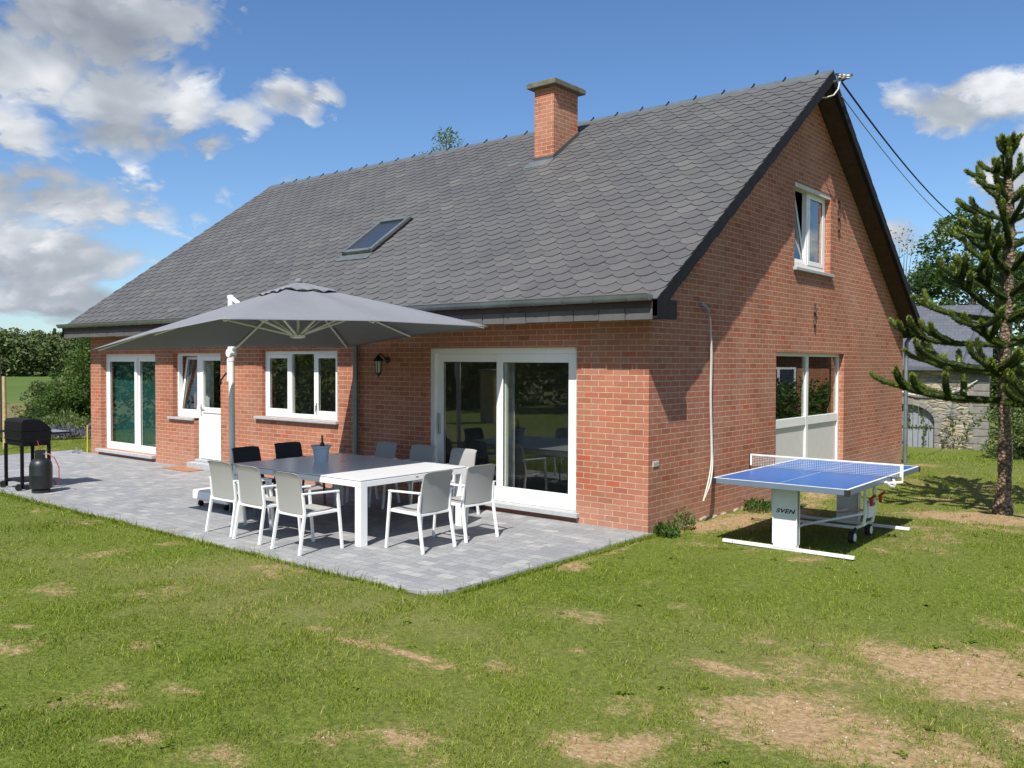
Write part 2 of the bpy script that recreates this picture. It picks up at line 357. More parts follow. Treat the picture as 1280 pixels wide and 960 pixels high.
# ------------------------------------------------------------------ ground heights
SX = np.array([-900,-420,-300,-230,-178,-120,-68,-40,-30,-22,-17,2000.])
SZ = np.array([  22,  9,   3.5,  1.0, -.8,-2.4,-3.9,-3.2,-1.7,-.15,-.03,-.03])
def gz(x, y):
    x = np.asarray(x, float); y = np.asarray(y, float)
    r = -np.hypot(x-5.5, y+9.3)
    xx = np.where(x < -10, np.minimum(x, 0), x)
    a = np.interp(xx, SX, SZ)
    t = np.clip((y-9)/(30-9), 0, 1); t = t*t*(3-2*t)
    w = np.clip((x+22)/8, 0, 1)
    return a*1.0 - 1.45*t*w*np.where(x < -17, w, 1)
SOIL = [  # x, y, rx, ry, strength
 (4.15,-2.75,.75,.55,1),(3.6,-4.25,.55,.45,.9),(4.2,-4.2,.35,.4,.7),(2.75,-3.75,.4,.16,.75),(2.75,-5.35,.3,.22,.75),(3.05,-5.2,.2,.3,.7),
 (-.1,-4.95,.2,.08,.6),(.8,-4.88,.28,.08,.9),(1.15,-4.97,.2,.07,.85),(-1.9,-6.5,.2,.10,.55),(1.0,-6.9,.25,.12,.65),(.05,-5.75,.15,.08,.5),
 (2.7,3.9,.75,.5,1),(3.4,4.2,.8,.5,.9),(3.1,3.2,.5,.25,.6),(.35,1.4,.38,.9,1),(.5,3.0,.4,1.2,1),(.45,5,.4,1.4,.8),(.12,-.8,.10,.55,.9),(.18,-1.9,.12,.5,.7),
 (.45,-4.9,.3,.1,.6),(3.8,-2.9,.3,.3,.7),(4.6,-2.0,.4,.7,.6),(2.1,-6.0,.25,.2,.6),(1.9,-4.1,.22,.08,.5),(2.2,7.5,.7,.5,.5),(2.6,.9,.2,.12,.5),(1.7,-2.6,.3,.12,.4),
 (1.6,-6.2,.36,.13,.6),(.35,-6.35,.2,.1,.5),(4.9,-3.6,.5,.5,.6),(3.2,-5.0,.5,.25,.5),(.6,10.4,.5,.5,.6)]
DRY = [(.2,-4.3,1.3,.35,.8),(-.8,-4.6,1.2,.3,.6),(1.5,-3.5,1.0,.3,.5),(3.5,-3.4,1.5,1.3,.8),(1.5,2.5,1.5,2,.6),(-4,-5.2,1.6,.4,.4),(2.6,-5.6,1.5,.6,.5),(1.6,7,2.5,3,.4)]
def vnoise(x, y, s, seed=0):
    x = np.asarray(x)*s; y = np.asarray(y)*s
    xi = np.floor(x).astype(int); yi = np.floor(y).astype(int); fx = x-xi; fy = y-yi
    def h(a, b):
        k = (a*374761393 + b*668265263 + seed*974711) & 0x7fffffff
        k = ((k ^ (k >> 13))*1274126177) & 0x7fffffff
        return ((k ^ (k >> 16)) & 0xffff)/65535.
    fx = fx*fx*(3-2*fx); fy = fy*fy*(3-2*fy)
    return (h(xi,yi)*(1-fx)+h(xi+1,yi)*fx)*(1-fy) + (h(xi,yi+1)*(1-fx)+h(xi+1,yi+1)*fx)*fy
def fbm(x, y, s, o=4, seed=0):
    t = 0; a = .5
    for i in range(o): t = t + a*vnoise(x, y, s*2**i, seed+i); a *= .5
    return t/(1-.5**o)
def field(x, y, L):
    v = np.zeros(np.shape(x))
    wx = x + (fbm(x,y,2.2,4,5)-.5)*.7; wy = y + (fbm(x,y,2.2,4,9)-.5)*.5
    for cx,cy,rx,ry,s in L:
        d = ((wx-cx)/rx)**2 + ((wy-cy)/ry)**2
        v = np.maximum(v, s*np.exp(-d*.9)*.98)
    return v
def soil_f(x, y):
    sp = fbm(x,y,1.5,5,31); spots = np.clip((sp-.60)*3.2,0,.42)
    return np.clip(np.maximum(field(x,y,SOIL)*(.62+.75*fbm(x,y,5.5,4,61)), spots), 0, 1)
def dry_f(x, y):
    return np.clip(np.maximum(field(x,y,DRY)*.8, np.clip((fbm(x,y,.45,5,77)-.48)*2.6,0,.8)), 0, 1)

def grid_axis(lo, hi, d0, d1, step, g):
    a = list(np.arange(d0, d1, step)); s = step; v = d1
    while v < hi: a.append(v); s *= g; v += s
    a.append(hi); s = step; v = d0-step
    left = []
    while v > lo: left.append(v); s *= g; v -= s
    left.append(lo); return np.array(left[::-1]+a)
gxs = grid_axis(-900, 900, -10, 7, .1, 1.13); gys = grid_axis(-900, 900, -9, 7, .1, 1.13)
GX, GY = np.meshgrid(gxs, gys)
GZ = gz(GX, GY) + (fbm(GX,GY,1.2,3,3)-.5)*.035*np.clip(1-(np.abs(GX)+np.abs(GY))/60,0,1)
inhouse = (GX > -14.9) & (GX < -.1) & (GY > -3.7) & (GY < 10.2)
GZ = np.where(inhouse, -.25, GZ)
nx_, ny_ = len(gxs), len(gys)
idx = np.arange(nx_*ny_).reshape(ny_, nx_)
F = np.stack([idx[:-1,:-1], idx[:-1,1:], idx[1:,1:], idx[1:,:-1]], -1).reshape(-1,4)
V = np.stack([GX,GY,GZ], -1).reshape(-1,3)
md = np.clip((-GX-24)/8, 0, .48); md = np.where(GX < -104+ (GY-30)*.15, .8, md); md = np.where(GX < -60, np.maximum(md,.48), md)
gr = np_mesh('ground', V, F, M['ground'], tint={'soil': soil_f(GX,GY).ravel(), 'dry': dry_f(GX,GY).ravel(), 'meadow': md.ravel()}, smooth=True)
tag(gr, kind='structure')

# patio slab
PX0, PX1, PY0 = -15.25, .03, -3.74
pts = [(PX0,.0),(PX0,-3.2)]
pts += [(PX0+1.2, PY0)]
for i in range(0, 7):      # soft corner at the lawn
    a = R(-90 + 15*i); pts.append((PX1-.45+.45*math.cos(a), PY0+.42+.42*math.sin(a)))
pts += [(PX1, 0)]
me = MB(); me.prism(pts, -.2, 0, 2)
o = me.build('patio', M['setts'], bevel=.006); tag(o, kind='structure')
e = MB(); e.box(PX1+.002, PX1+.052, PY0+.5, -.004, -.2, .004)
o = e.build('patio_edging', M['paver_edge'], bevel=.006); tag(o, kind='structure')

# ------------------------------------------------------------------ grass blades (one object, uncountable)
def in_patio(x, y):
    return (x > PX0-.01) & (x < PX1+.055) & (y > PY0+.012) & (y < .02) & ~((x > PX1-.28) & (y < PY0+.2) & (((x-(PX1-.45))**2+(y-(PY0+.42))**2) > .45**2))
def blades():
    cam = np.array([5.5,-9.3]); out = []
    bands = [(2.2,6,9000),(6,9,5600),(9,13,2700),(13,19,1000),(19,30,300),(30,44,100)]
    for r0, r1, dens in bands:
        a0, a1 = R(39.4-40), R(39.4+42)      # heading range west of north
        area = .5*(a1-a0)*(r1**2-r0**2); n = int(area*dens)
        r = np.sqrt(rng.uniform(r0**2, r1**2, n)); a = rng.uniform(a0, a1, n)
        x = cam[0]-r*np.sin(a); y = cam[1]+r*np.cos(a)
        k = ~in_patio(x,y) & ~((x > -14.4) & (x < .02) & (y > -.1) & (y < 10.45)) & ~((x < -15) & (y < -1) & (r > 40))
        x, y, r = x[k], y[k], r[k]
        s = soil_f(x,y)*.95 + (fbm(x,y,6,4,50)-.5)*1.5
        keep = rng.random(len(x)) > np.clip((s-.18)*1.9, 0, .955)
        tuft = fbm(x,y,3.1,3,90)
        keep &= rng.random(len(x)) < .55+1.0*np.clip(tuft-.15,0,1)
        x, y, r, tuft = x[keep], y[keep], r[keep], tuft[keep]
        out.append(np.stack([x,y,r,tuft],1))
    # longer uncut grass leaning over the edges of the patio
    n = 9000; xe = np.r_[rng.uniform(PX0,PX1-.3,n), rng.uniform(0,.05,n//3)+PX1+.055]; ye = np.r_[PY0-.004-rng.exponential(.018,n), rng.uniform(PY0+.3,0,n//3)]
    out.append(np.stack([xe,ye,np.hypot(xe-5.5,ye+9.3),np.full(len(xe),.9)],1))
    P = np.concatenate(out); n = len(P)
    x, y, r, tuft = P.T; dry = dry_f(x,y)
    z = gz(x,y) - .012 + (fbm(x,y,1.2,3,3)-.5)*.035
    edge = np.exp(-np.minimum(np.abs(y-PY0)*(x<0.1)+ (x>=.1)*9, np.where(y<0, np.abs(x-PX1-.05)*9/9, 9))/.12)
    h = rng.uniform(.012,.034,n)*(.45+1.1*tuft)*(1+1.1*(rng.random(n)<.05))*(1+.5*edge) * np.clip(1+(r-9)*.03,1,1.5)
    w = (.0026+.00042*r)*rng.uniform(.7,1.3,n)
    az = rng.uniform(0,2*np.pi,n); la = rng.uniform(0,2*np.pi,n); lean = rng.uniform(.1,1.1,n)*h
    dx, dy = np.cos(az)*w/2, np.sin(az)*w/2; lx, ly = np.cos(la)*lean, np.sin(la)*lean
    V = np.empty((n,5,3))
    V[:,0] = np.stack([x-dx,y-dy,z],1); V[:,1] = np.stack([x+dx,y+dy,z],1)
    V[:,2] = np.stack([x-dx*.8+lx*.35,y-dy*.8+ly*.35,z+h*.6],1); V[:,3] = np.stack([x+dx*.8+lx*.35,y+dy*.8+ly*.35,z+h*.6],1)
    V[:,4] = np.stack([x+lx,y+ly,z+h],1)
    b = (np.arange(n)*5)[:,None]
    F = np.concatenate([b+np.array([0,1,3]), b+np.array([0,3,2]), b+np.array([2,3,4])])
    t = rng.normal(.36,.15,n) + (fbm(x,y,.8,3,12)-.5)*.45 + dry*.26*rng.random(n)
    t = np.clip(np.where(rng.random(n) < .05+.28*dry, rng.uniform(.7,1,n), t), 0, 1)
    # clover and plantain leaves among the blades
    k = 900; cx = rng.uniform(-9,6.5,k); cy = rng.uniform(-8.6,6,k); okk = ~in_patio(cx,cy) & ~((cx < .1) & (cy > -.2)) & (fbm(cx,cy,.9,3,200) > .5); cx, cy = cx[okk], cy[okk]; k = len(cx); L_ = 9
    a = rng.uniform(0,6.28,(k,L_)); ln = rng.uniform(.012,.04,(k,1))*rng.uniform(.7,1.2,(k,L_)); px_ = cx[:,None]+rng.normal(0,.018,(k,L_)); py_ = cy[:,None]+rng.normal(0,.018,(k,L_)); pz = gz(px_,py_)+(fbm(px_,py_,1.2,3,3)-.5)*.035+rng.uniform(.006,.024,(k,L_))
    ca, sa = np.cos(a), np.sin(a); W_ = ln*.38
    Q = np.stack([np.stack([px_,py_,pz],-1), np.stack([px_+ca*ln*.55-sa*W_,py_+sa*ln*.55+ca*W_,pz+.006],-1), np.stack([px_+ca*ln,py_+sa*ln,pz+.001],-1), np.stack([px_+ca*ln*.55+sa*W_,py_+sa*ln*.55-ca*W_,pz+.006],-1)],2).reshape(-1,3)
    b = len(V)*5 + (np.arange(k*L_)*4)[:,None]
    F = np.concatenate([F, b+np.array([0,1,2]), b+np.array([0,2,3])]); tt_ = np.repeat(rng.uniform(.05,.55,k*L_),1)
    t = np.concatenate([np.tile(t,3), tt_, tt_]); V = np.concatenate([V.reshape(-1,3), Q])
    o = np_mesh('grass', V, F, M['grass'], tint={'tint': t})
    tag(o, 'short mown green lawn grass around the patio with bare sandy patches', 'grass', kind='stuff')
blades()

# ------------------------------------------------------------------ the brick house
house = thing('brick_house', 'red brick house with grey scalloped slate roof and chimney', 'house', (0,0,0))
L, W, RY = -14.35, 10.4, 5.08
def roofz(y): return 3.105+.7213*y if y <= RY else 3.105+.7213*(2*RY-y)
APEX = roofz(RY)
FR = lambda u, d, z: (u, -d, z)          # front wall frame: d outward
GA = lambda u, d, z: (d, u, z)           # gable wall frame
def wall(outer, holes, T, th, name='wall'):
    loops = [[Vector((u,z,0)) for u,z in outer]] + [[Vector((a,c,0)),Vector((a,d_,0)),Vector((b,d_,0)),Vector((b,c,0))] for a,b,c,d_ in holes]
    tris = tessellate_polygon(loops); P = [p for l in loops for p in l]; n = len(P)
    m = MB(T); m.add([(p.x,0,p.y) for p in P] + [(p.x,-th,p.y) for p in P], [tuple(t) for t in tris] + [tuple(n+i for i in reversed(t)) for t in tris])
    b = 0
    fs = []
    for l in loops:
        k = len(l); fs += [(b+i, b+(i+1)%k, n+b+(i+1)%k, n+b+i) for i in range(k)]; b += k
    m.f += fs
    return m.build(name, M['brick'], house)
D1 = (-13.87,-11.55,.13,2.21); W2 = (-10.87,-10.1,.96,2.22); DR = (-10.1,-9.19,.17,2.22); W3 = (-7.88,-5.82,1.09,2.245); D4 = (-3.79,-1.07,.12,2.265)
wall([(L+.3,-.25),(L+.3,2.8),(-.3,2.8),(-.3,-.25),(DR[1],-.25),(DR[1],DR[3]),(W2[0],W2[3]),(W2[0],W2[2]),(DR[0],W2[2]),(DR[0],-.25)], [D1,W3,D4], FR, .3)
G1 = (4.46,6.06,3.6,4.96); G2 = (3.79,6.82,.0,2.235)
wall([(0,-.25),(0,2.84),(RY,APEX-.19),(W,2.84),(W,-.25)], [G1,G2], GA, .3)
wall([(0,-.25),(0,2.84),(RY,APEX-.19),(W,2.84),(W,-.25)], [], lambda u,d,z: (L-d,u,z), .3)
wall([(L+.3,-.25),(L+.3,2.8),(-.3,2.8),(-.3,-.25)], [], lambda u,d,z: (u,W+d,z), .3)
# interior
m = MB(); m.box(L+.3,-.3,.3,W-.3,.02,.1); m.build('interior_floor', M['floor_tile'], house)
m = MB(); m.box(L+.302,-.302,.302,W-.302,2.5,2.6); m.build('interior_ceiling', M['plaster'], house)
m = MB(); m.box(L+.305,-.305,4.2,4.32,.1,2.5); m.box(-8.7,-8.6,.305,4.2,.1,2.5); m.build('interior_partition', M['plaster'], house)

# roof: fish-scale slates
ROX0, ROX1 = -14.74, .36
def slates(front=True):
    tw, ex = .308, .18; ca, sa = math.cos(math.atan(.7213)), math.sin(math.atan(.7213))
    y0 = -.44; slope_len = (RY-y0)/ca; rows = int(slope_len/ex)+1
    V = []; Fq = []; T = []
    prof = [(-1,.0),(-.78,-.035),(-.5,-.068),(-.2,-.085),(.2,-.085),(.5,-.068),(.78,-.035),(1,.0)]
    k0 = 0
    for r in range(rows):
        s0 = .09 + r*ex
        off = (r%2)*tw/2
        n = int((ROX1-ROX0)/tw)+3
        for c in range(n):
            cx = ROX0 - tw + c*tw + off + random.uniform(-.003,.003); sj = random.uniform(-.004,.004) + (random.uniform(-.02,.01) if random.random() < .03 else 0); dz = random.uniform(0,.004)
            pts = []
            for px, ps in prof:
                pts.append((min(max(cx+px*tw/2*.995,ROX0),ROX1), s0+ps+sj, .016+dz))
            if pts[-1][0]-pts[0][0] < .02: continue
            top = min(s0+ex+.06, slope_len)
            if s0 > slope_len: continue
            pts += [(pts[-1][0], top, -.002), (pts[0][0], top, -.002)]
            if pts[3][1] < .0:
                pts = [(a,max(b,0.0),h) for a,b,h in pts]
            def W_(p, dn=0):
                x, s, h = p; h -= dn
                y = y0 + s*ca - h*sa; z = roofz(y0) + s*sa + h*ca
                if not front: y = 2*RY - y
                return (x,y,z)
            b = len(V); V.extend(W_(p) for p in pts); V.extend(W_(p,.013) for p in pts[:8])
            Fq.append(tuple(b+i for i in range(10)))
            for i in range(7): Fq.append((b+i, b+10+i, b+10+i+1, b+i+1))
            T += [random.random()**1.3]*8
    return V, Fq, T
def build_slates(front):
    V, Fq, T = slates(front)
    me = bpy.data.meshes.new('roof'); me.from_pydata(V, [], Fq); me.update()
    a = me.attributes.new('tint','FLOAT','FACE'); a.data.foreach_set('value', np.array(T,dtype=np.float32))
    me.materials.append(M['slate']); bm_n = bmesh.new(); bm_n.from_mesh(me)
    bm_n.normal_update()
    for f in bm_n.faces:
        if f.normal.z < 0 and len(f.verts) == 10: f.normal_flip()
    bm_n.to_mesh(me); bm_n.free()
    o = bpy.data.objects.new('roof', me); COL.objects.link(o); o.parent = house; return o
roof = build_slates(True); roof2 = build_slates(False)
for sgn, par in ((1,roof),(-1,roof2)):   # sarking board below the slates
    m = MB(); ys = (-.44, RY)
    poly = [(ys[0], roofz(ys[0])-.012),(ys[1], roofz(ys[1])-.012),(ys[1], roofz(ys[1])-.09),(ys[0], roofz(ys[0])-.09)]
    if sgn < 0: poly = [(2*RY-a, b) for a, b in poly]
    m.prism(poly, ROX0+.01, ROX1-.062 if 1 else 0, 0); m.build('roof_deck', M['soffit'], par)
# ridge
m = MB(); m.prism([(RY-.13,APEX-.085),(RY,APEX+.006),(RY+.13,APEX-.085),(RY+.13,APEX-.06),(RY,APEX+.028),(RY-.13,APEX-.06)], ROX0, ROX1+.005, 0)
rd = m.build('ridge_capping', M['zinc'], roof)
m = MB(); x = ROX1-.25
while x > ROX0:
    m = MB(); m.bar((x,RY-.10,APEX-.03),(x+.01,RY,APEX+.06),.018,.012); m.bar((x,RY,APEX+.035),(x,RY,APEX+.065),.024,.018); m.build('ridge_clip', M['dark'], roof); x -= .55
# verge cladding on both gables and boxed eaves
for xa, xb, xs in ((ROX1-.06, ROX1+.002, 0), (ROX0-.002, ROX0+.06, 1)):
    for sg in (1,-1):
        f = (lambda y: y) if sg > 0 else (lambda y: 2*RY-y)
        m = MB(); N = 26; tn = 5.52/N
        for i in range(N):
            a = -.44 + i*tn; b = min(a+tn+.02, RY)
            e = .004 if i%2 else 0
            lo = .185
            m.prism([(f(a), roofz(a)+.001),(f(b), roofz(b)+.001),(f(b), roofz(b)-lo),(f(a), roofz(a)-lo-(.012 if i%2 else 0))], xa-(e if xs else 0), xb+(0 if xs else e), 0)
        m.box(xa+.001, xb-.001, *sorted((f(-.44),f(0.02))), 2.575, 2.80)
        m.build('bargeboard', M['dark'], house)
for xa, xb in ((.001, ROX1-.061),(ROX0+.061, L-.001)):
    m = MB()
    for sg in (1,-1):
        f = (lambda y: y) if sg > 0 else (lambda y: 2*RY-y)
        m.prism([(f(-.3),roofz(-.3)-.11),(f(RY),roofz(RY)-.11),(f(RY),roofz(RY)-.15),(f(-.3),roofz(-.3)-.15)], xa, xb, 0)
    m.build('soffit', M['soffit'], house)
# front fascia of hung slates
m = MB(); m.box(ROX0+.06, ROX1-.062, -.418, -.40, 2.60, 2.80); m.box(ROX0+.06, ROX1-.062, -.40, -.001, 2.585, 2.605); m.build('soffit', M['dark'], house)
m = MB(); x = ROX1-.064; i = 0
while x > ROX0+.1:
    x1 = max(x-.372, ROX0+.06); m.box(x1+.009, x, -.434-.003*(i%2), -.419, 2.565+random.uniform(-.004,.004), 2.705); x = x1; i += 1
M['fascia'] = simple('brown_grey_hung_slates', (.095,.088,.088), .8, var=.2, nscale=2.5)
m.build('fascia', M['fascia'], house, bevel=.002)
m = MB(); m.box(ROX0+.06, ROX1-.062, W+.10, W+.13, 2.6, 2.86); m.box(ROX0+.06, ROX1-.062, W+.001, W+.10, 2.6, 2.63); m.build('fascia', M['soffit'], house)
# gutter
def gutter(y, z, x0, x1, sg=1):
    m = MB(); n = 10; r = .068; P = []
    for k in range(n+1):
        a = math.pi*k/n; P.append((y-sg*(r*math.cos(a)), z-r*math.sin(a)*1.05))
    P = [(y-sg*(r-.012), z+.004),(y-sg*(r+.006), z+.008)] + P
    Q = [(a+(y-a)*.06, b+.004) for a,b in P]
    vs = [(x0,a,b) for a,b in P]+[(x1,a,b) for a,b in P]+[(x0,a,b) for a,b in Q]+[(x1,a,b) for a,b in Q]; k = len(P)
    fs = [(i,i+1,k+i+1,k+i) for i in range(k-1)] + [(2*k+i,2*k+i+1,3*k+i+1,3*k+i) for i in range(k-1)]
    m.add(vs, fs)
    m.prism([(a,b) for a,b in P[2:]], x1-.003, x1+.002, 0); m.prism([(a,b) for a,b in P[2:]], x0-.002, x0+.003, 0)
    g = m.build('gutter', M['zinc'], house, smooth=True)
    x = x1-.3
    while x > x0:
        b = MB()
        pts = [(x, y-sg*(r+.004)*math.cos(math.pi*t/8), z-(r+.004)*1.05*math.sin(math.pi*t/8)) for t in range(0,9)]
        b.tube(pts, .006, 5); b.build('gutter_bracket', M['zinc'], g); x -= .45
gutter(-.502, 2.845, ROX0+.0, .30)
gutter(W+.20, 2.92, ROX0, .30, -1)
# downpipes
m = MB(); m.tube([(-5.29,-.46,2.80),(-5.29,-.44,2.68),(-5.29,-.30,2.56),(-5.29,-.14,2.46),(-5.29,-.075,2.38),(-5.29,-.07,2.25),(-5.29,-.07,.02)], .042, 12)
dp = m.build('downpipe', M['zinc'], house, smooth=True)
for z in (.4,1.25,2.1): m = MB(); m.tube([(-5.29,-.07,z),(-5.29,-.07,z+.035)], .048, 12); m.build('pipe_clip', M['zinc'], dp)
m = MB(); m.tube([(.12,W+.18,2.8),(.10,W+.12,2.6),(.055,W+.06,2.5),(.055,W+.06,-.1)], .042, 12); dp2 = m.build('downpipe', M['zinc'], house, smooth=True)
for z in (.7,1.4,2.2): m = MB(); m.tube([(.055,W+.06,z),(.055,W+.06,z+.035)], .05, 12); m.build('pipe_clip', M['zinc'], dp2)
# chimney
ch = MB(); cx0,cx1,cy0,cy1 = -4.64,-4.20,3.67,4.42
ch.box(cx0,cx1,cy0,cy1,5.4,7.09); ch = ch.build('chimney', M['brick'], roof)
m = MB(); m.box(cx0-.11,cx1+.11,cy0-.11,cy1+.11,7.09,7.19); cap = m.build('chimney_cap', M['concrete'], ch, bevel=.012)
m = MB()
for xx in (cx1+.001, cx0-.011): m.prism([(cy0-.02,roofz(cy0-.02)),(cy1+.03,roofz(cy1+.03)),(cy1+.03,roofz(cy1+.03)+.10),(cy0-.02,roofz(cy0-.02)+.10)], xx, xx+.01, 0)
m.box(cx0-.011,cx1+.011,cy0-.012,cy0-.001,roofz(cy0)-.02,roofz(cy0)+.085)
m.build('flashing', simple('lead_flashing',(.07,.075,.08),.6), ch)
m = MB(); a, b = cy0-.22, cy0-.01
m.prism([(a,roofz(a)+.026),(b,roofz(b)+.032),(b,roofz(b)+.026),(a,roofz(a)+.02)], cx0-.1, cx1+.03, 0); m.build('flashing', M['zinc'], ch)
# skylight
def skylight():
    x0,x1,y0,y1 = -7.10,-6.30,1.20,2.17; q = lambda y,h: (y-.585*h, roofz(y)+.811*h)
    m = MB(); w = .07
    def slab(xa,xb,ya,yb,h0,h1): m.prism([q(ya,h0),q(yb,h0),q(yb,h1),q(ya,h1)], xa, xb, 0)
    slab(x0,x0+w,y0,y1,0,.10); slab(x1-w,x1,y0,y1,0,.10); slab(x0+w,x1-w,y0,y0+.07,0,.085); slab(x0+w,x1-w,y1-.09,y1,0,.11)
    fr = m.build('skylight', M['zinc'], roof, bevel=.006)
    m = MB(); slab(x0+w,x1-w,y0+.07,y1-.09,.05,.058); m.build('pane', M['blind'], fr)
    m = MB(); slab(x0+w,x1-w,y0+.06,y0+.09,.06,.07); slab(x0-.02,x0-.003,y0,y1,0,.05); slab(x1+.003,x1+.02,y0,y1,0,.05); m.build('seal', M['dark'], fr)
    m = MB(); slab(x0-.03,x1+.03,y0-.17,y0-.02,.02,.026); m.build('apron', M['zinc'], fr)
skylight()

# windows and doors
def frame_rect(m, a, b, c, d, w, d0, d1, wb=None):
    wb = wb or w
    m.box(a, a+w, d0, d1, c, d); m.box(b-w, b, d0, d1, c, d); m.box(a+w, b-w, d0, d1, d-w, d); m.box(a+w, b-w, d0, d1, c, c+wb)
def pane(T, a, b, c, d, dd, parent, mat='glass'):
    m = MB(T); m.box(a, b, dd-.004, dd+.004, c, d); return m.build('pane', M[mat], parent)
def tiltT(T, z0, ang, dd):
    def f(u, d, z):
        zz = z - z0; de = d - dd
        return T(u, dd + de*math.cos(ang) - zz*math.sin(ang), z0 + zz*math.cos(ang) + de*math.sin(ang))
    return f
def sash(T, a, b, c, d, dd, parent, w=.065, tilt=0, handle=None, wb=None):
    TT = tiltT(T, c, tilt, dd) if tilt else T
    m = MB(TT); frame_rect(m, a, b, c, d, w, dd-.03, dd+.022, wb); s = m.build('sash', M['white'], parent, bevel=.004)
    m = MB(TT); e = .004
    m.box(a+w-e,b-w+e,dd+.004,dd+.010,c+(wb or w)-e,c+(wb or w)+.006); m.box(a+w-e,b-w+e,dd+.004,dd+.010,d-w-.008,d-w+e)
    m.box(a+w-e,a+w+.006,dd+.004,dd+.0095,c+w,d-w); m.box(b-w-.006,b-w+e,dd+.004,dd+.0095,c+w,d-w); m.build('seal', M['rubber'], s)
    pane(TT, a+w, b-w, c+(wb or w), d-w, dd, s)
    if handle:
        u, z = handle; m = MB(TT); m.box(u-.012,u+.012,dd+.023,dd+.034,z-.06,z+.06); m.bar((u,dd+.045,z+.01),(u,dd+.045,z-.10),.016,.016); m.box(u-.008,u+.008,dd+.03,dd+.05,z,z+.02)
        m.build('handle', M['silver'], s)
    return s
def sill(T, a, b, z, parent, out=.06, th=.045, inn=.12):
    m = MB(T); m.box(a, b, -inn, out, z-th, z); return m.build('sill', M['stone'], parent, bevel=.005)
# far-left sliding door
a,b,c,d = D1; r = -.12
m = MB(FR); frame_rect(m, a, b, c, d, .07, r-.10, r); dr = m.build('sliding_door', M['white'], house, bevel=.004)
mid = -12.55
sash(FR, a+.068, mid+.02, c+.06, d-.066, r-.02, dr, .10, handle=None); sash(FR, mid-.03, b-.066, c+.045, d-.066, r-.068, dr, .095)
sill(FR, a-.10, b+.01, c-.003, dr, .10, .06)
# tilted window by the kitchen door
a,b,c,d = W2; r = -.10
m = MB(FR); frame_rect(m, a, b, c, d, .055, r-.08, r, .09); wn = m.build('window', M['white'], house, bevel=.004)
sash(FR, a+.056, b-.056, c+.092, d-.057, r-.035, wn, .06, tilt=R(8))
sill(FR, a-.13, b-.0, c-.002, wn, .06)
a,b,c,d = DR
m = MB(FR); m.box(a+.001,a+.06,r-.08,r,c,d-.001); m.box(b-.06,b,r-.08,r,c,d-.001); m.box(a+.06,b-.06,r-.08,r,d-.06,d-.001); kd = m.build('door', M['white'], house, bevel=.004)
m = MB(FR); zt = 1.12; frame_rect(m, a+.062, b-.062, c+.01, d-.062, .085, r-.06, r+.006, .12); m.box(a+.147,b-.147,r-.06,r+.006,zt-.05,zt+.05); lf = m.build('door_leaf', M['white'], kd, bevel=.004)
m = MB(FR); m.box(a+.147,b-.147,r-.04,r-.016,c+.13,zt-.05); m.box(a+.175,b-.175,r-.016,r-.008,c+.16,zt-.08); m.build('door_panel', M['white'], lf, bevel=.004)
pane(FR, a+.147, b-.147, zt+.05, d-.147, r-.03, lf)
m = MB(FR); m.box(a+.088,a+.112,r+.006,r+.014,1.0,1.24); m.bar((a+.10,r+.04,1.16),(a+.22,r+.04,1.16),.016); m.bar((a+.10,r+.01,1.16),(a+.10,r+.045,1.16),.016); m.build('handle', M['silver'], lf)
m = MB(FR); m.box(a-.05,b+.05,-.12,.14,.0,.12); m.box(a-.02,b+.02,-.14,.0,.12,.168); m.build('doorstep', M['stone'], kd, bevel=.008)
# triple window
a,b,c,d = W3; r = -.07
m = MB(FR); frame_rect(m, a, b, c, d, .055, r-.08, r, .075); m1 = a+(b-a)*.355; m2 = a+(b-a)*.675
m.box(m1-.02,m1+.02,r-.08,r,c+.075,d-.055); m.box(m2-.02,m2+.02,r-.08,r,c+.075,d-.055); wn = m.build('window', M['white'], house, bevel=.004)
sash(FR, a+.057, m1-.022, c+.077, d-.057, r-.02, wn, .07); 
pane(FR, m1+.02, m2-.02, c+.075, d-.055, r-.03, wn)
sash(FR, m2+.022, b-.057, c+.077, d-.057, r-.02, wn, .07, handle=(m2+.06, c+.22))
sill(FR, a-.17, b+.04, c-.002, wn, .07)
# big sliding door
a,b,c,d = D4; r = -.10
m = MB(FR); frame_rect(m, a, b, c+.01, d, .085, r-.12, r); dr = m.build('sliding_door', M['white'], house, bevel=.005); mid = (a+b)/2-.02
s1 = sash(FR, a+.087, mid+.07, c+.09, d-.088, r-.085, dr, .11)
m = MB(FR); m.box(a+.12,a+.15,r-.062,r-.03,1.0,1.3); m.build('handle', M['silver'], s1)
sash(FR, mid-.06, b-.087, c+.085, d-.088, r-.028, dr, .115, wb=.13)
sill(FR, a-.05, b+.06, c+.008, dr, .07, .06, .2)
m = MB(FR); m.box(a, b+.0, -.14, .005, .0, .06); m.build('threshold', simple('reddish_step', (.17,.075,.045), .9), dr)
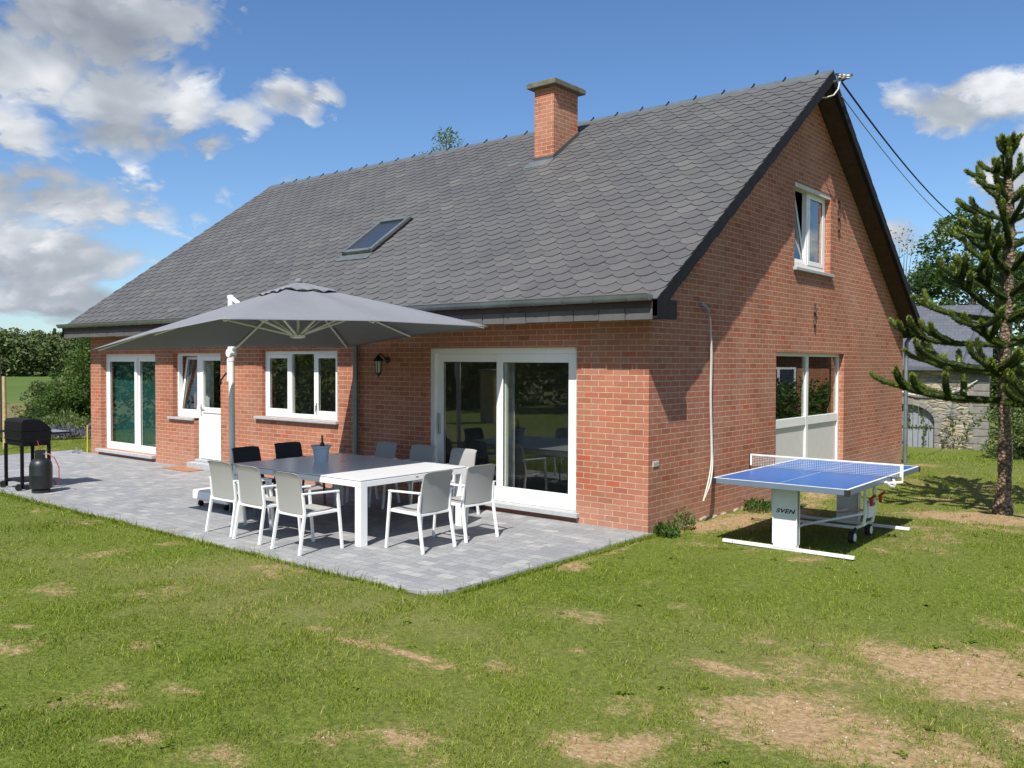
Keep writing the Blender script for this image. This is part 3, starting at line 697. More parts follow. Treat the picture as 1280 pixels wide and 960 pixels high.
# gable windows
a,b,c,d = G1; r = -.10
m = MB(GA); frame_rect(m, a, b, c, d, .07, r-.08, r, .10); mm = (a+b)/2-.02; m.box(mm-.03,mm+.03,r-.08,r,c+.10,d-.07); wn = m.build('window', M['white'], house, bevel=.004)
sash(GA, a+.072, mm-.031, c+.102, d-.072, r-.03, wn, .065, tilt=R(9)); sash(GA, mm+.032, b-.072, c+.102, d-.072, r-.015, wn, .075)
sill(GA, a-.04, b+.07, c-.002, wn, .06, .05); 
m = MB(GA); m.box(a+.001, b-.001, r-.02, -.012, d-.075, d-.002); m.build('roller_blind_box', simple('cream_box',(.55,.54,.47),.6), wn, bevel=.003)
a,b,c,d = G2; r = -.09
m = MB(GA); frame_rect(m, a, b, c, d, .06, r-.08, r, .08); mm = (a+b)/2-.0; m.box(mm-.05,mm+.05,r-.08,r,c+.08,d-.06); 
m.box(a+.06,mm-.05,r-.08,r-.002,1.03,1.17); m.box(mm+.05,b-.06,r-.08,r-.002,1.03,1.17); wn = m.build('window', M['white'], house, bevel=.004)
pane(GA, a+.06, mm-.05, 1.17, d-.06, r-.03, wn); pane(GA, mm+.05, b-.06, 1.17, d-.06, r-.03, wn)
m = MB(GA); m.box(a+.06,mm-.05,r-.05,r-.03,c+.08,1.03); m.box(mm+.05,b-.06,r-.05,r-.03,c+.08,1.03); m.build('lower_panel', simple('cream_panel',(.62,.60,.56),.5,var=.04), wn)
# curtains
def curtain(T, u0, u1, z0, z1, d, mat, amp=.03, fr=40, parent=house, name='curtain'):
    n = 60; vs = []; fs = []
    for i in range(n+1):
        u = u0+(u1-u0)*i/n; w = d+amp*math.sin(u*fr)+amp*.4*math.sin(u*fr*2.3+1)
        vs += [(u,w,z0),(u,w,z1),(u,w-.006,z0),(u,w-.006,z1)]
    for i in range(n):
        b_ = i*4; fs += [(b_,b_+4,b_+5,b_+1),(b_+2,b_+3,b_+7,b_+6)]
    m = MB(T); m.add(vs, fs); m.build(name, M[mat], parent, smooth=True)
curtain(FR, D1[0]+.1, D1[1]-.1, .2, 2.15, -.25, 'teal', .015)
curtain(FR, W2[0]+.06, W2[0]+.30, 1.0, 2.2, -.42, 'drape', .02, 70); curtain(FR, W2[0]+.3, W2[1]-.04, 1.0, 2.2, -.46, 'lace', .012, 50)
curtain(FR, -2.60, -2.47, .1, 2.3, -.45, 'lace', .02, 70)
curtain(GA, 3.9, 4.75, .9, 2.2, -.45, 'lace', .02, 30)

# wall fittings
for u, z0, z1 in ((5.33, 2.62, 3.06),(6.42, 4.32, 4.92)):
    m = MB(GA); m.bar((u,.02,z0),(u,.02,z1),.03,.02); m.bar((u-.05,.03,z0+.28),(u+.05,.03,z0+.36),.03,.03); m.bar((u-.04,.03,z0+.08),(u+.02,.03,z0+.16),.025,.03); m.build('wall_anchor', M['iron'], house)
m = MB(GA); m.box(.10,.24,.0,.006,.79,.86); [m.box(.105,.235,.006,.012,.797+.012*i,.802+.012*i) for i in range(5)]; m.build('vent_grille', M['plate'], house)
for i in range(26):
    m = MB(); y = .7+i*.34+random.uniform(-.06,.06); s = random.uniform(.09,.17); x = random.uniform(.015,.05)
    n = 9; poly = [(y+s*math.cos(2*math.pi*k/n)*random.uniform(.85,1.1), -.07+s*.55*math.sin(2*math.pi*k/n)*random.uniform(.8,1.15)) for k in range(n)]
    m.prism(poly, -.02, x, 0); m.build('plinth_stone', M['pebble'], house, bevel=.012)

# wall lamp
lamp = thing('wall_lamp', 'black carriage lantern fixed to the brick wall beside the big sliding door', 'lamp', (-4.62,0,2.05))
m = MB(); m.tube([(0,-.001,.04),(0,-.02,.04)], .05, 14); m.tube([(0,-.02,.04),(0,-.09,.10),(-.0,-.16,.14),(-.0,-.19,.10)], .011, 8); m.build('bracket', M['lamp'], lamp, smooth=True)
m = MB(); m.lathe((0,-.19,0), [(.012,.12),(.03,.10),(.075,.035),(.078,.025),(.06,.02)], 6); m.lathe((0,-.19,0), [(.004,-.22),(.014,-.20),(.045,-.165),(.045,-.15)], 6)
for k in range(6): a = math.pi*k/3; m.bar((.055*math.cos(a),-.19+.055*math.sin(a),.025),(.04*math.cos(a),-.19+.04*math.sin(a),-.16),.007)
m.build('lantern_frame', M['lamp'], lamp); m = MB(); m.lathe((0,-.19,0), [(.038,-.158),(.052,.022)], 6); m.build('lantern_glass', simple('frosted_glass', (.42,.42,.33), .3, var=.1), lamp)

# conduit hanging on the gable
hs = thing('hanging_conduit', 'pair of loose pale conduits hanging down the gable wall', 'conduit', (0,1.3,0))
for k, dx in ((0,0),(1,.022)):
    m = MB(); p = [(.03,1.28,2.83),(.05,1.36,2.80),(.06,1.46,2.66),(.05,1.50,2.50),(.05,1.52+dx,2.2),(.05,1.51+dx,1.6),(.06,1.53+dx,1.0),(.09,1.47+dx*2,.7),(.14,1.28+dx*3,.47),(.17,1.10+dx,.27+.03*k)]
    # smooth by Catmull
    q_ = []
    for i in range(len(p)-1):
        p0,p1,p2,p3 = [Vector(p[max(0,min(len(p)-1,j))]) for j in (i-1,i,i+1,i+2)]
        for t in (0,.25,.5,.75): q_.append(.5*((2*p1)+(-p0+p2)*t+(2*p0-5*p1+4*p2-p3)*t*t+(-p0+3*p1-3*p2+p3)*t**3))
    q_.append(Vector(p[-1])); q_ = [v-Vector((0,1.3,0)) for v in q_]
    m.tube(q_, .0105, 8); m.build('conduit', M['hose'], hs, smooth=True)
m = MB(); m.tube([(.0,-.02,2.83),(.03,-.02,2.84),(.055,.05,2.81),(.062,.12,2.74)], .02, 8); m.build('elbow', simple('grey_elbow',(.22,.25,.28),.5), hs, smooth=True)

# power cable and bracket
br = thing('cable_bracket', 'insulator bracket with clamps at the tip of the gable', 'bracket', (.40,5.08,6.62))
m = MB(); m.bar((-.04,0,-.02),(.14,.05,.02),.03); m.bar((.06,.1,.0),(.2,.2,.1),.035); m.bar((.02,-.05,.08),(.14,.15,.06),.03); m.build('arm', M['iron'], br)
m = MB(); [m.lathe((.05+.05*i,.02+.06*i,.02), [(.012,0),(.04,.012),(.022,.03),(.04,.045),(.02,.07)], 10) for i in range(3)]; m.build('insulator', M['plate'], br)
m = MB(); m.tube([(.06,.02,-.04),(.05,-.02,-.16),(.0,-.08,-.26),(-.08,-.2,-.31),(-.16,-.3,-.32)], .012, 6); m.build('earth_wire', M['hose'], br, smooth=True)

# ------------------------------------------------------------------ garden furniture
dt = thing('dining_table', 'large white garden table with pale smooth top, partly in parasol shade', 'table', (-3.24,-1.94,0))
hx, hy = 1.24, .87
m = MB(); m.box(-hx,hx,-hy,hy,.738,.75); m.build('tabletop', M['tabletop'], dt, bevel=.003)
m = MB(); m.box(-hx+.004,hx-.004,-hy+.004,hy-.004,.731,.738); m.build('shadow_gap', M['grey_metal'], dt)
m = MB(); w = .085
for s in (-1,1): m.box(-hx,hx,*sorted((s*hy,s*(hy-.03))),.665,.731); m.box(*sorted((s*hx,s*(hx-.03))),-hy+.03,hy-.03,.665,.731)
ap = m.build('apron', M['white_metal'], dt, bevel=.003)
m = MB(); m.box(hx+.0005,hx+.003,-.02,.02,.70,.71); m.build('maker_plate', M['grey_metal'], ap)
for sx in (-1,1):
    for sy in (-1,1):
        m = MB(); m.box(*sorted((sx*hx*1.0-sx*.0,sx*(hx-.10))),*sorted((sy*hy,sy*(hy-.10))),0,.665); m.build('leg', M['white_metal'], dt, bevel=.004)

def make_chair(fab, fr):
    t = thing('garden_armchair', 'x', 'chair')
    for s in (-1,1):
        m = MB(); m.bar((s*.255,-.28,0),(s*.245,-.205,.44),.026,.032,(0,1,0)); m.bar((s*.245,-.205,.44),(s*.238,-.225,.66),.026,.026,(0,1,0)); m.build('leg', M[fr], t, bevel=.003)
        m = MB(); m.bar((s*.265,.275,0),(s*.262,.215,.635),.026,.03,(0,1,0)); m.build('leg', M[fr], t, bevel=.003)
        m = MB(); m.bar((s*.262,.232,.642),(s*.250,-.235,.652),.04,.02); m.build('armrest', M[fr], t, bevel=.005)
    m = MB()
    for s in (-1,1): m.bar((s*.235,-.21,.415),(s*.235,.235,.425),.028,.03)
    m.bar((-.25,-.205,.405),(.25,-.205,.405),.026,.026); m.bar((-.23,.235,.42),(.23,.235,.42),.026,.026); m.build('seat_frame', M[fr], t, bevel=.003)
    # sling seat
    n = 10; vs = []; fs = []
    for i in range(n+1):
        y = -.20+.45*i/n; z = .452 - .022*math.sin(math.pi*i/n) + (.004 if i < n else -.012)
        vs += [(-.222,y,z),(.222,y,z),(-.222,y,z-.022),(.222,y,z-.022)]
    for i in range(n): b = i*4; fs += [(b,b+1,b+5,b+4),(b+2,b+6,b+7,b+3),(b,b+4,b+6,b+2),(b+1,b+3,b+7,b+5)]
    fs += [(0,2,3,1),(n*4,n*4+1,n*4+3,n*4+2)]
    m = MB(); m.add(vs, fs); m.build('seat', M[fab], t, bevel=.005, smooth=True)
    vs = []; fs = []; n = 12
    for i in range(n+1):
        f = i/n; z = .425+.45*f; w = .232-.012*f
        yb = -.205 - .02*f - .055*f*f + .02*math.sin(math.pi*f)*0
        if i == n: yb -= .012
        for j in range(7):
            u = -1+2*j/6; vs += [(u*w, yb-.016*(1-u*u), z-.012*(f>.99)*(abs(u)>.9)), (u*w, yb+.018-.016*(1-u*u), z-.012*(f>.99)*(abs(u)>.9))]
    K = 14
    for i in range(n):
        for j in range(6):
            a = i*K+j*2; b = a+K
            fs += [(a,a+2,b+2,b),(a+1,b+1,b+3,a+3)]
        fs += [(i*K,(i+1)*K,(i+1)*K+1,i*K+1),(i*K+12,i*K+13,(i+1)*K+13,(i+1)*K+12)]
    for j in range(6): fs += [(j*2,j*2+1,j*2+3,j*2+2),(n*K+j*2,n*K+j*2+2,n*K+j*2+3,n*K+j*2+1)]
    m = MB(); m.add(vs, fs); m.build('backrest', M[fab], t, smooth=True)
    return t
light_chair = make_chair('mesh_fabric','white_metal'); dark_chair = make_chair('charcoal','grey_metal')
chairs = [  # x, y, rz, dark, label
 (-3.865,-3.13,R(1),0,'light grey armchair on the lawn side of the table, next to the parasol base'),
 (-3.21,-3.18,R(-1),0,'light grey armchair on the lawn side, the middle one of three in a row'),
 (-2.40,-3.235,R(-2),0,'light grey armchair on the lawn side, beside the near white table leg'),
 (-1.50,-2.37,R(91),0,'light grey armchair at the sunny table end, nearest the patio corner'),
 (-1.53,-1.60,R(86),0,'light grey armchair at the sunny table end, nearest the sliding door'),
 (-2.68,-.64,R(181),0,'sunlit light grey armchair in front of the sliding door, facing the lawn'),
 (-3.46,-.64,R(182),0,'shaded grey armchair behind the table, just left of the sliding door'),
 (-4.24,-.64,R(176),0,'shaded grey armchair behind the table, in front of the downpipe'),
 (-4.87,-2.16,R(-86),1,'charcoal armchair at the far table end, right beside the parasol pole'),
 (-5.0,-1.39,R(-92),1,'charcoal armchair at the far table end, below the triple window')]
first = {0:True,1:True}
for x,y,rz,dk,lab in chairs:
    src = dark_chair if dk else light_chair
    c = src if first[dk] else dup(src); first[dk] = False
    c.location = (x,y,.001); c.rotation_euler = (0,0,rz); tag(c, lab, 'chair', 'armchairs around the garden table')

bk = thing('wine_bucket', 'pale blue grey wine cooler bucket standing on the table', 'bucket', (-3.80,-1.93,.75))
m = MB(); m.lathe((0,0,0), [(.085,0),(.088,.006),(.105,.15),(.118,.185),(.135,.20),(.137,.212),(.128,.214),(.115,.19),(.10,.15),(.08,.02)], 28); m.build('bucket', M['bucket'], bk, smooth=True)
bo = thing('wine_bottle', 'dark wine bottle sticking out of the cooler bucket', 'bottle', (-3.79,-1.92,.775))
m = MB(); m.lathe((0,0,0), [(.036,0),(.038,.01),(.038,.17),(.03,.205),(.014,.235),(.0135,.30)], 18); m.build('glass_body', M['bottle'], bo, smooth=True)
m = MB(); m.lathe((0,0,.285), [(.0145,0),(.0155,.004),(.0155,.035),(.014,.037)], 16); m.build('capsule', simple('gold_foil',(.35,.25,.10),.4,metal=.5), bo, smooth=True)
wg = thing('wine_glass', 'clear empty wine glass on the table beside the bucket', 'glass', (-3.62,-1.72,.75))
m = MB(); m.lathe((0,0,0), [(.035,0),(.034,.003),(.005,.008),(.004,.085),(.02,.10),(.038,.14),(.036,.185),(.033,.205),(.031,.204),(.035,.14),(.018,.104),(.002,.09)], 20); m.build('bowl', M['clear'], wg, smooth=True)

# ------------------------------------------------------------------ parasol
pr = thing('cantilever_parasol', 'dark grey cantilever parasol with white pole over the garden table', 'parasol', (-5.47,-2.17,0))
PO = Vector((-5.47,-2.17,0))
CN = {(-1,-1):Vector((-5.30,-4.24,2.20)),(1,-1):Vector((-2.2,-4.42,2.485)),(1,1):Vector((-2.2,-.38,2.54)),(-1,1):Vector((-5.3,-.21,2.30))}
CA = Vector((-3.78,-2.30,3.05)); 
def can(s, t, dz=0, hgt=None):
    e = sum((CN[(a,b)]*((1+a*s)/2)*((1+b*t)/2) for a in (-1,1) for b in (-1,1)), Vector())
    c0 = sum(CN.values(), Vector())/4
    r = max(abs(s),abs(t)); H = CA.z-c0.z
    k = (1-r); z = H*(k**.96)
    # fabric sags a little between the ribs
    ang = math.atan2(t,s); sag = .11*r*(1-r)*(abs(math.sin(4*ang)))**1.2 + .006*r
    edge = .03*(r**3)*(1-min(abs(s),abs(t))/max(r,1e-6))
    off = (CA-c0)*(1-r); off.z = 0
    return e+off+Vector((0,0,z-sag+edge+dz))-PO
def canopy(r0, r1, dz, name, mat, parent, n=40, rings=18, wavy=0):
    vs = []; fs = []
    def sq(k): # walk around the square
        t = k/n*4; i = int(t)%4; f = t-int(t); return [(-1+2*f,-1),(1,-1+2*f),(1-2*f,1),(-1,1-2*f)][i]
    for i in range(rings+1):
        r = r0+(r1-r0)*i/rings
        for k in range(n*1):
            s,t = sq(k); vs.append(tuple(can(s*r,t*r,dz + (wavy*math.sin(k*math.pi*.8) if i==rings else 0))))
    for i in range(rings):
        for k in range(n): a=i*n+k; b=i*n+(k+1)%n; fs.append((a,b,b+n,a+n))
    if r0 == 0:
        pass
    m = MB(); m.add(vs, fs); o = m.build(name, mat, parent, smooth=False)
    for p in o.data.polygons: p.use_smooth = True
    sd = o.modifiers.new('thickness','SOLIDIFY'); sd.thickness = .004; return o
cn = canopy(.16,1,0,'canopy',M['canopy'],pr,n=80)
canopy(.0,.205,.03,'vent_flap',M['canopy'],cn,n=40,rings=6,wavy=.014)
m = MB(); m.lathe(tuple(CA-PO+Vector((0,0,.03))), [(.05,0),(.045,.03),(.015,.045)], 14); m.build('finial', M['canopy'], cn, smooth=True)
HUB = Vector((-3.80,-2.30,2.38))-PO
m = MB(); m.lathe(tuple(HUB), [(.05,-.02),(.095,-.01),(.095,.02),(.05,.03)], 20); m.build('hub', M['white_metal'], pr, smooth=True)
m = MB(); m.tube([HUB, CA-PO-Vector((0,0,.08))], .018, 10); m.build('centre_pole', M['white_metal'], pr, smooth=True)
for s,t in ((-1,-1),(0,-1),(1,-1),(1,0),(1,1),(0,1),(-1,1),(-1,0)):
    pts = [can(s*f,t*f,-.035) for f in (.03,.25,.5,.75,.965)]
    rb = MB(); rb.tube(pts, .013, 6); rb = rb.build('rib', M['white_metal'], pr)
    m = MB(); m.bar(HUB, can(s*.45,t*.45,-.045), .02, .02); m.build('strut', M['white_metal'], rb)
m = MB(); m.tube([(.0,0,.16),(-.01,0,1.2),(-.02,0,2.45),(-.03,0,2.97)], .041, 16); m.lathe((-.03,0,2.95), [(.046,0),(.046,.04),(.02,.05)], 16)
m.build('pole', M['white_metal'], pr, smooth=True)
m = MB(); m.tube([(-.02,-.055,2.18),(-.02,.055,2.18)], .06, 16); m.tube([(-.02,0,2.06),(-.02,0,2.32)], .049, 14); m.box(-.09,-.05,-.03,.03,1.78,2.1); ck = m.build('crank_box', M['white_metal'], pr, bevel=.006)
m = MB(); m.tube([(-.08,-.04,1.9),(-.12,-.05,1.86),(-.12,-.10,1.80)], .012, 8); m.lathe((-.12,-.11,1.73),[(.012,0),(.018,.02),(.016,.07),(.008,.08)],10); m.build('crank_handle', M['black'], ck)
m = MB(); p0 = Vector((.02,0,2.24)); p1 = Vector((-4.80,-2.2,2.60))-PO; p2 = can(-.35,0,-.10); p3 = can(-.03,0,-.1)
m.tube([p0, p0.lerp(p1,.5), p1, p2, p3], .032, 12); m.build('arm', M['white_metal'], pr, smooth=True)
m = MB(); m.bar((-.03,0,2.97), p1+Vector((.02,0,.03)), .035, .05); m.build('link', M['white_metal'], pr, bevel=.004)
bs = MB(); bs.box(-.56,.30,-.30,.56,.09,.235); bs = bs.build('base', M['white_metal'], pr, bevel=.03, seg=4)
m = MB(); m.tube([(0,0,.23),(0,0,.5)], .055, 16); m.tube([(0,0,.235),(0,0,.26)], .12, 18); m.build('socket', M['white_metal'], bs, smooth=True)
for x,y in ((-.46,-.22),(.20,-.22),(-.46,.46),(.20,.46)):
    m = MB(); m.tube([(x-.025,y,.035),(x+.025,y,.035)], .035, 14); m.bar((x,y,.05),(x,y,.09),.03,.05); m.build('castor', M['black'], bs)

# door mat
dm = MB(); dm.box(-10.45,-9.55,-.48,-.10,.001,.014); tag(dm.build('doormat', M['orange_mat'], bevel=.004), 'orange brown coir doormat lying before the white back door', 'doormat')

# ------------------------------------------------------------------ barbecue and gas bottle
bq = thing('barbecue', 'black gas barbecue on wheels at the far edge of the patio', 'barbecue', (-9.68,-3.22,0))
x0,x1,y0,y1 = -.33,.33,-.23,.22
m = MB(); prof = [(y0,.94),(y0+.005,1.08),(y0+.04,1.125),(-.02,1.13),(.08,1.10),(.17,1.04),(y1+.02,.95),(y1+.02,.93),(y0,.93)]; m.prism(prof, x0, x1, 0); lid = m.build('lid', M['black'], bq, bevel=.008)
m = MB(); m.tube([(-.2,y1+.05,1.0),(.2,y1+.05,1.0)], .012, 8); m.bar((-.2,y1,1.0),(-.2,y1+.05,1.0),.015); m.bar((.2,y1,1.0),(.2,y1+.05,1.0),.015); m.build('handle', M['silver'], lid)
m = MB(); m.prism([(y0,.925),(y1+.02,.925),(y1,.70),(y0+.02,.70)], x0-.001, x1+.001, 0); m.box(x0-.006,x0+.006,y0+.02,y1,.80,.82); m.box(x0+.02,x1-.02,y0-.006,y0+.02,.79,.83); m.build('firebox', M['black'], bq, bevel=.006)
m = MB(); m.box(x0-.34,x0-.004,y0+.05,y1-.05,.885,.91); m.build('side_shelf', M['black'], bq, bevel=.004)
m = MB(); m.box(x0+.05,x1+.02,y1+.03,y1+.32,.875,.90); sh = m.build('front_shelf', M['black'], bq, bevel=.004)
m = MB(); m.box(x0+.06,x1+.01,y1+.04,y1+.31,.9005,.904); m.build('shelf_plate', M['silver'], sh)
for k in range(3): m = MB(); m.tube([(x1,-.12+.12*k,.78),(x1+.035,-.12+.12*k,.78)], .02, 10); m.build('knob', M['black'], bq)
for sx in (x0+.02,x1-.02):
    for sy in (y0+.02,y1-.02):
        m = MB(); m.box(sx-.022,sx+.022,sy-.022,sy+.022,.02,.72); m.build('leg', M['black'], bq, bevel=.003)
m = MB(); m.box(x0,x1,y0,y1,.13,.145); m.bar((x0,y0,.1),(x0,y1,.1),.025); m.build('bottom_rack', M['black'], bq)
for sx in (x0+.02,x1-.02): m = MB(); m.tube([(sx-.022,y0-.03,.055),(sx+.022,y0-.03,.055)], .055, 18); m.build('wheel', M['rubber'], bq)
gb = thing('gas_bottle', 'dark green gas bottle standing beside the black barbecue', 'gas bottle', (-8.95,-3.32,0))
m = MB(); m.lathe((0,0,0), [(.13,0),(.135,.03),(.135,.045),(.12,.05),(.158,.075),(.165,.12),(.165,.27),(.1665,.275),(.165,.28),(.165,.42),(.15,.48),(.11,.525),(.05,.54)], 30); m.build('bottle', M['gas'], gb, smooth=True)
m = MB()
for k in range(3,10): a0, a1 = math.pi*2*k/10, math.pi*2*(k+1)/10; m.add([(.085*math.cos(a),.085*math.sin(a),z) for a in (a0,a1) for z in (.52,.66)]+[(.08*math.cos(a),.08*math.sin(a),z) for a in (a0,a1) for z in (.52,.66)], [(0,2,3,1),(4,5,7,6),(1,3,7,5)])
m.build('collar', M['gas'], gb)
m = MB(); m.tube([(0,0,.54),(0,0,.60)], .02, 10); m.lathe((.03,0,.585), [(.02,0),(.035,.01),(.035,.03),(.02,.04)], 14); m.build('regulator', M['silver'], gb, smooth=True)
m = MB(); P_ = [(.05,0,.6),(.13,.06,.61),(.20,.12,.55),(.24,.17,.40),(.22,.18,.2),(.12,.20,.10),(-.10,.20,.2),(-.28,.15,.5),(-.36,.1,.78)]; m.tube(P_, .007, 6); m.build('gas_hose', M['red'], gb, smooth=True)

# ------------------------------------------------------------------ table tennis table
tt = thing('table_tennis_table', 'blue outdoor table tennis table with white legs beside the gable', 'table tennis table', (.894,-.09,0), R(.6))
TW, TL, TZ = 1.525, 2.74, .76
for k in (0,1):
    a = 0 if k==0 else TL/2+.005; b = TL/2-.005 if k==0 else TL
    m = MB(); m.box(.012,TW-.012,a+.012,b-.012,TZ-.02,TZ-.002); tp = m.build('playing_surface', M['tt_blue'], tt)
    m = MB(); z0,z1 = TZ-.001, TZ+.0006
    m.box(.008,.030,a+.008,b-.008,z0,z1); m.box(TW-.030,TW-.008,a+.008,b-.008,z0,z1)
    yy = a+.008 if k==0 else b-.030; m.box(.030,TW-.030,yy,yy+.022,z0,z1); m.box(TW/2-.0015,TW/2+.0015,a+.03,b-.03,z0,z1-.0002)
    m.build('line', M['net'], tp)
    m = MB()
    m.box(0,.012,a,b,TZ-.062,TZ-.001); m.box(TW-.012,TW,a,b,TZ-.062,TZ-.001); m.box(.012,TW-.012,a,a+.012,TZ-.062,TZ-.001); m.box(.012,TW-.012,b-.012,b,TZ-.062,TZ-.001); m.build('rim', M['tt_frame'], tt, bevel=.003)
    for cx_ in (0,TW):
        m = MB(); e = .006; cyy = a if k==0 else b
        m.box(cx_-e if cx_==0 else cx_-.045, cx_+.045 if cx_==0 else cx_+e, cyy-e if k==0 else cyy-.045, cyy+.045 if k==0 else cyy+e, TZ-.068, TZ-.003); m.build('corner_guard', M['rubber'], tt, bevel=.004)
for k, y in ((0,.31),(1,TL-.31)):
    lg = MB(); xc = TW/2-.02
    lg.box(xc-.14,xc+.14,y-.03,y+.03,.0,TZ-.062); lg = lg.build('leg_panel', M['tt_grey'], tt, bevel=.006)
    m = MB(); m.box(xc-.75,xc+.75,y-.025,y+.025,-.02,.015); m.build('foot_bar', M['white_metal'], lg, bevel=.004)
    for xx in (xc-.14,xc+.13): m = MB(); m.box(xx,xx+.01,y-.05 if k else y-.045,y+.05 if not k else y+.045,.05,TZ-.07); m.build('panel_edge', M['white_metal'], lg)
def text_mesh(body, size, name, mat, parent, loc, rot, sx=1.3, shear=.3):
    cu = bpy.data.curves.new(name, 'FONT'); cu.body = body; cu.size = size; cu.extrude = .0006; cu.shear = shear; cu.align_x = 'CENTER'; cu.offset = .0022; cu.space_character = 1.1
    tmp = bpy.data.objects.new(name, cu); COL.objects.link(tmp); bpy.context.view_layer.update()
    me_ = bpy.data.meshes.new_from_object(tmp.evaluated_get(bpy.context.evaluated_depsgraph_get())); bpy.data.objects.remove(tmp)
    o = bpy.data.objects.new(name, me_); COL.objects.link(o); me_.materials.clear(); me_.materials.append(M[mat]); o.parent = parent; o.location = loc; o.rotation_euler = rot; o.scale = (sx,1,1); return o
lp = [c for c in tt.children if c.name.startswith('leg_panel')]
text_mesh('SVEN', .062, 'lettering', 'logo', lp[0], (TW/2-.02,.31-.0315,.40), (R(90),0,0), 1.35)
# rolling frame in the middle
m = MB()
for s in (-1,1):
    y = TL/2 + s*.17
    for x in (.22,TW-.22):
        pts = [(x,y,.70),(x,y,.30),(x,y-.0*s,.20),(x+(.06 if x<.7 else -.06),y,.15)]
    m.tube([(TW-.20,y,.70),(TW-.20,y,.30),(TW-.22,y,.20),(TW-.30,y,.16),(.50,y,.16),(.24,y,.20),(.22,y,.30),(.22,y,.70)], .02, 8)
m.bar((.3,TL/2-.17,.16),(.3,TL/2+.17,.16),.03); m.bar((TW-.3,TL/2-.17,.16),(TW-.3,TL/2+.17,.16),.03)
m.tube([(TW-.2,TL/2-.17,.34),(TW/2,.8,.20),(TW/2-.02,.36,.18)], .016, 8); m.tube([(TW-.2,TL/2+.17,.34),(TW/2,TL-.8,.20),(TW/2-.02,TL-.36,.18)], .016, 8)
ug = m.build('undercarriage', M['white_metal'], tt, smooth=True)
m = MB(); m.box(TW-.235,TW-.165,TL/2-.13,TL/2+.13,.28,.46); m.build('side_plate', M['tt_grey'], ug, bevel=.01)
text_mesh('SVEN', .05, 'lettering', 'logo', ug, (TW-.163,TL/2,.41), (R(90),0,R(90)), 1.2)
for s in (-1,1):
    m = MB(); m.bar((TW-.15,TL/2+s*.17,.50),(TW-.08,TL/2+s*.18,.56),.04,.03); m.bar((TW-.13,TL/2+s*.17,.43),(TW-.13,TL/2+s*.17,.52),.035,.03); m.build('safety_catch', M['red'], ug, bevel=.006)
for x in (.30,TW-.30):
    for s in (-1,1):
        y = TL/2+s*.30; w = MB(); w.tube([(x-.03,y,.07),(x+.03,y,.07)], .07, 22); w.bar((x,y,.07),(x,TL/2+s*.17,.16),.025,.03); w = w.build('wheel', M['rubber'], ug, bevel=.006)
        m = MB(); m.tube([(x-.034,y,.07),(x+.034,y,.07)], .046, 18); [m.bar((x+.036,y,.07),(x+.036,y+.04*math.cos(a),.07+.04*math.sin(a)),.012,.006) for a in (0,1.26,2.51,3.77,5.03)]; m.build('rim', M['tt_grey'], w)
nt = MB(); y = TL/2; x0,x1 = -.15,TW+.15
k = 0
while x0+k*.022 < x1: nt.bar((x0+k*.022,y,TZ+.006),(x0+k*.022,y,TZ+.15),.0016); k += 1
for j in range(7): nt.bar((x0,y,TZ+.008+j*.02),(x1,y,TZ+.008+j*.02),.0016)
nt = nt.build('net', M['net'], tt)
m = MB(); m.box(x0,x1,y-.003,y+.003,TZ+.137,TZ+.154); m.box(x0,x0+.02,y-.003,y+.003,TZ+.01,TZ+.137); m.box(x1-.02,x1,y-.003,y+.003,TZ+.01,TZ+.137); m.build('net_tape', M['white_metal'], nt)
for xx, s in ((x0,1),(x1,-1)):
    m = MB(); m.tube([(xx-s*.008,y,TZ-.05),(xx-s*.008,y,TZ+.156)], .009, 10); m.bar((xx-s*.01,y,TZ-.045),(xx+s*.17,y,TZ-.07),.03,.02); m.build('net_post', M['rubber' if s>0 else 'white_metal'], tt)
m = MB(); m.tube([(TW+.02,y-.16,TZ-.04),(TW+.05,y-.10,TZ-.09),(TW+.06,y,TZ-.11),(TW+.05,y+.10,TZ-.09),(TW+.02,y+.14,TZ-.04)], .016, 8); m.build('locking_hook', M['white_metal'], tt, smooth=True)

# ------------------------------------------------------------------ foliage tools
def leaf_cloud(centres, radii, n_each, size, squash=1., droop=0):
    """leaf quads scattered in the shells of many small clumps"""
    out = []; tints = []
    for (c, r, n) in zip(centres, radii, n_each):
        d = rng.normal(size=(n,3)); d /= np.linalg.norm(d,axis=1)[:,None]
        rr = r*rng.uniform(.35,1.0,n)**.6*(1+.25*rng.normal(size=n)*.5)
        p = np.asarray(c) + d*rr[:,None]*np.array([1,1,squash])
        out.append(p); tints.append(np.full(n, rng.normal(0,.14)))
    P = np.concatenate(out); T = np.concatenate(tints); n = len(P)
    s = size*rng.uniform(.6,1.35,n)
    a = rng.normal(size=(n,3)); a[:,2] *= .6; a /= np.linalg.norm(a,axis=1)[:,None]
    b = np.cross(a, rng.normal(size=(n,3))); b /= np.linalg.norm(b,axis=1)[:,None]
    a = a*s[:,None]; b = b*s[:,None]*.55
    V = np.stack([P-a, P+b*.9-a*.1, P+a, P-b*.9-a*.1], 1).reshape(-1,3)
    F = np.arange(n*4).reshape(-1,4)
    t = np.clip(.45+T+rng.normal(0,.2,n), 0, 1)
    return V, F, t
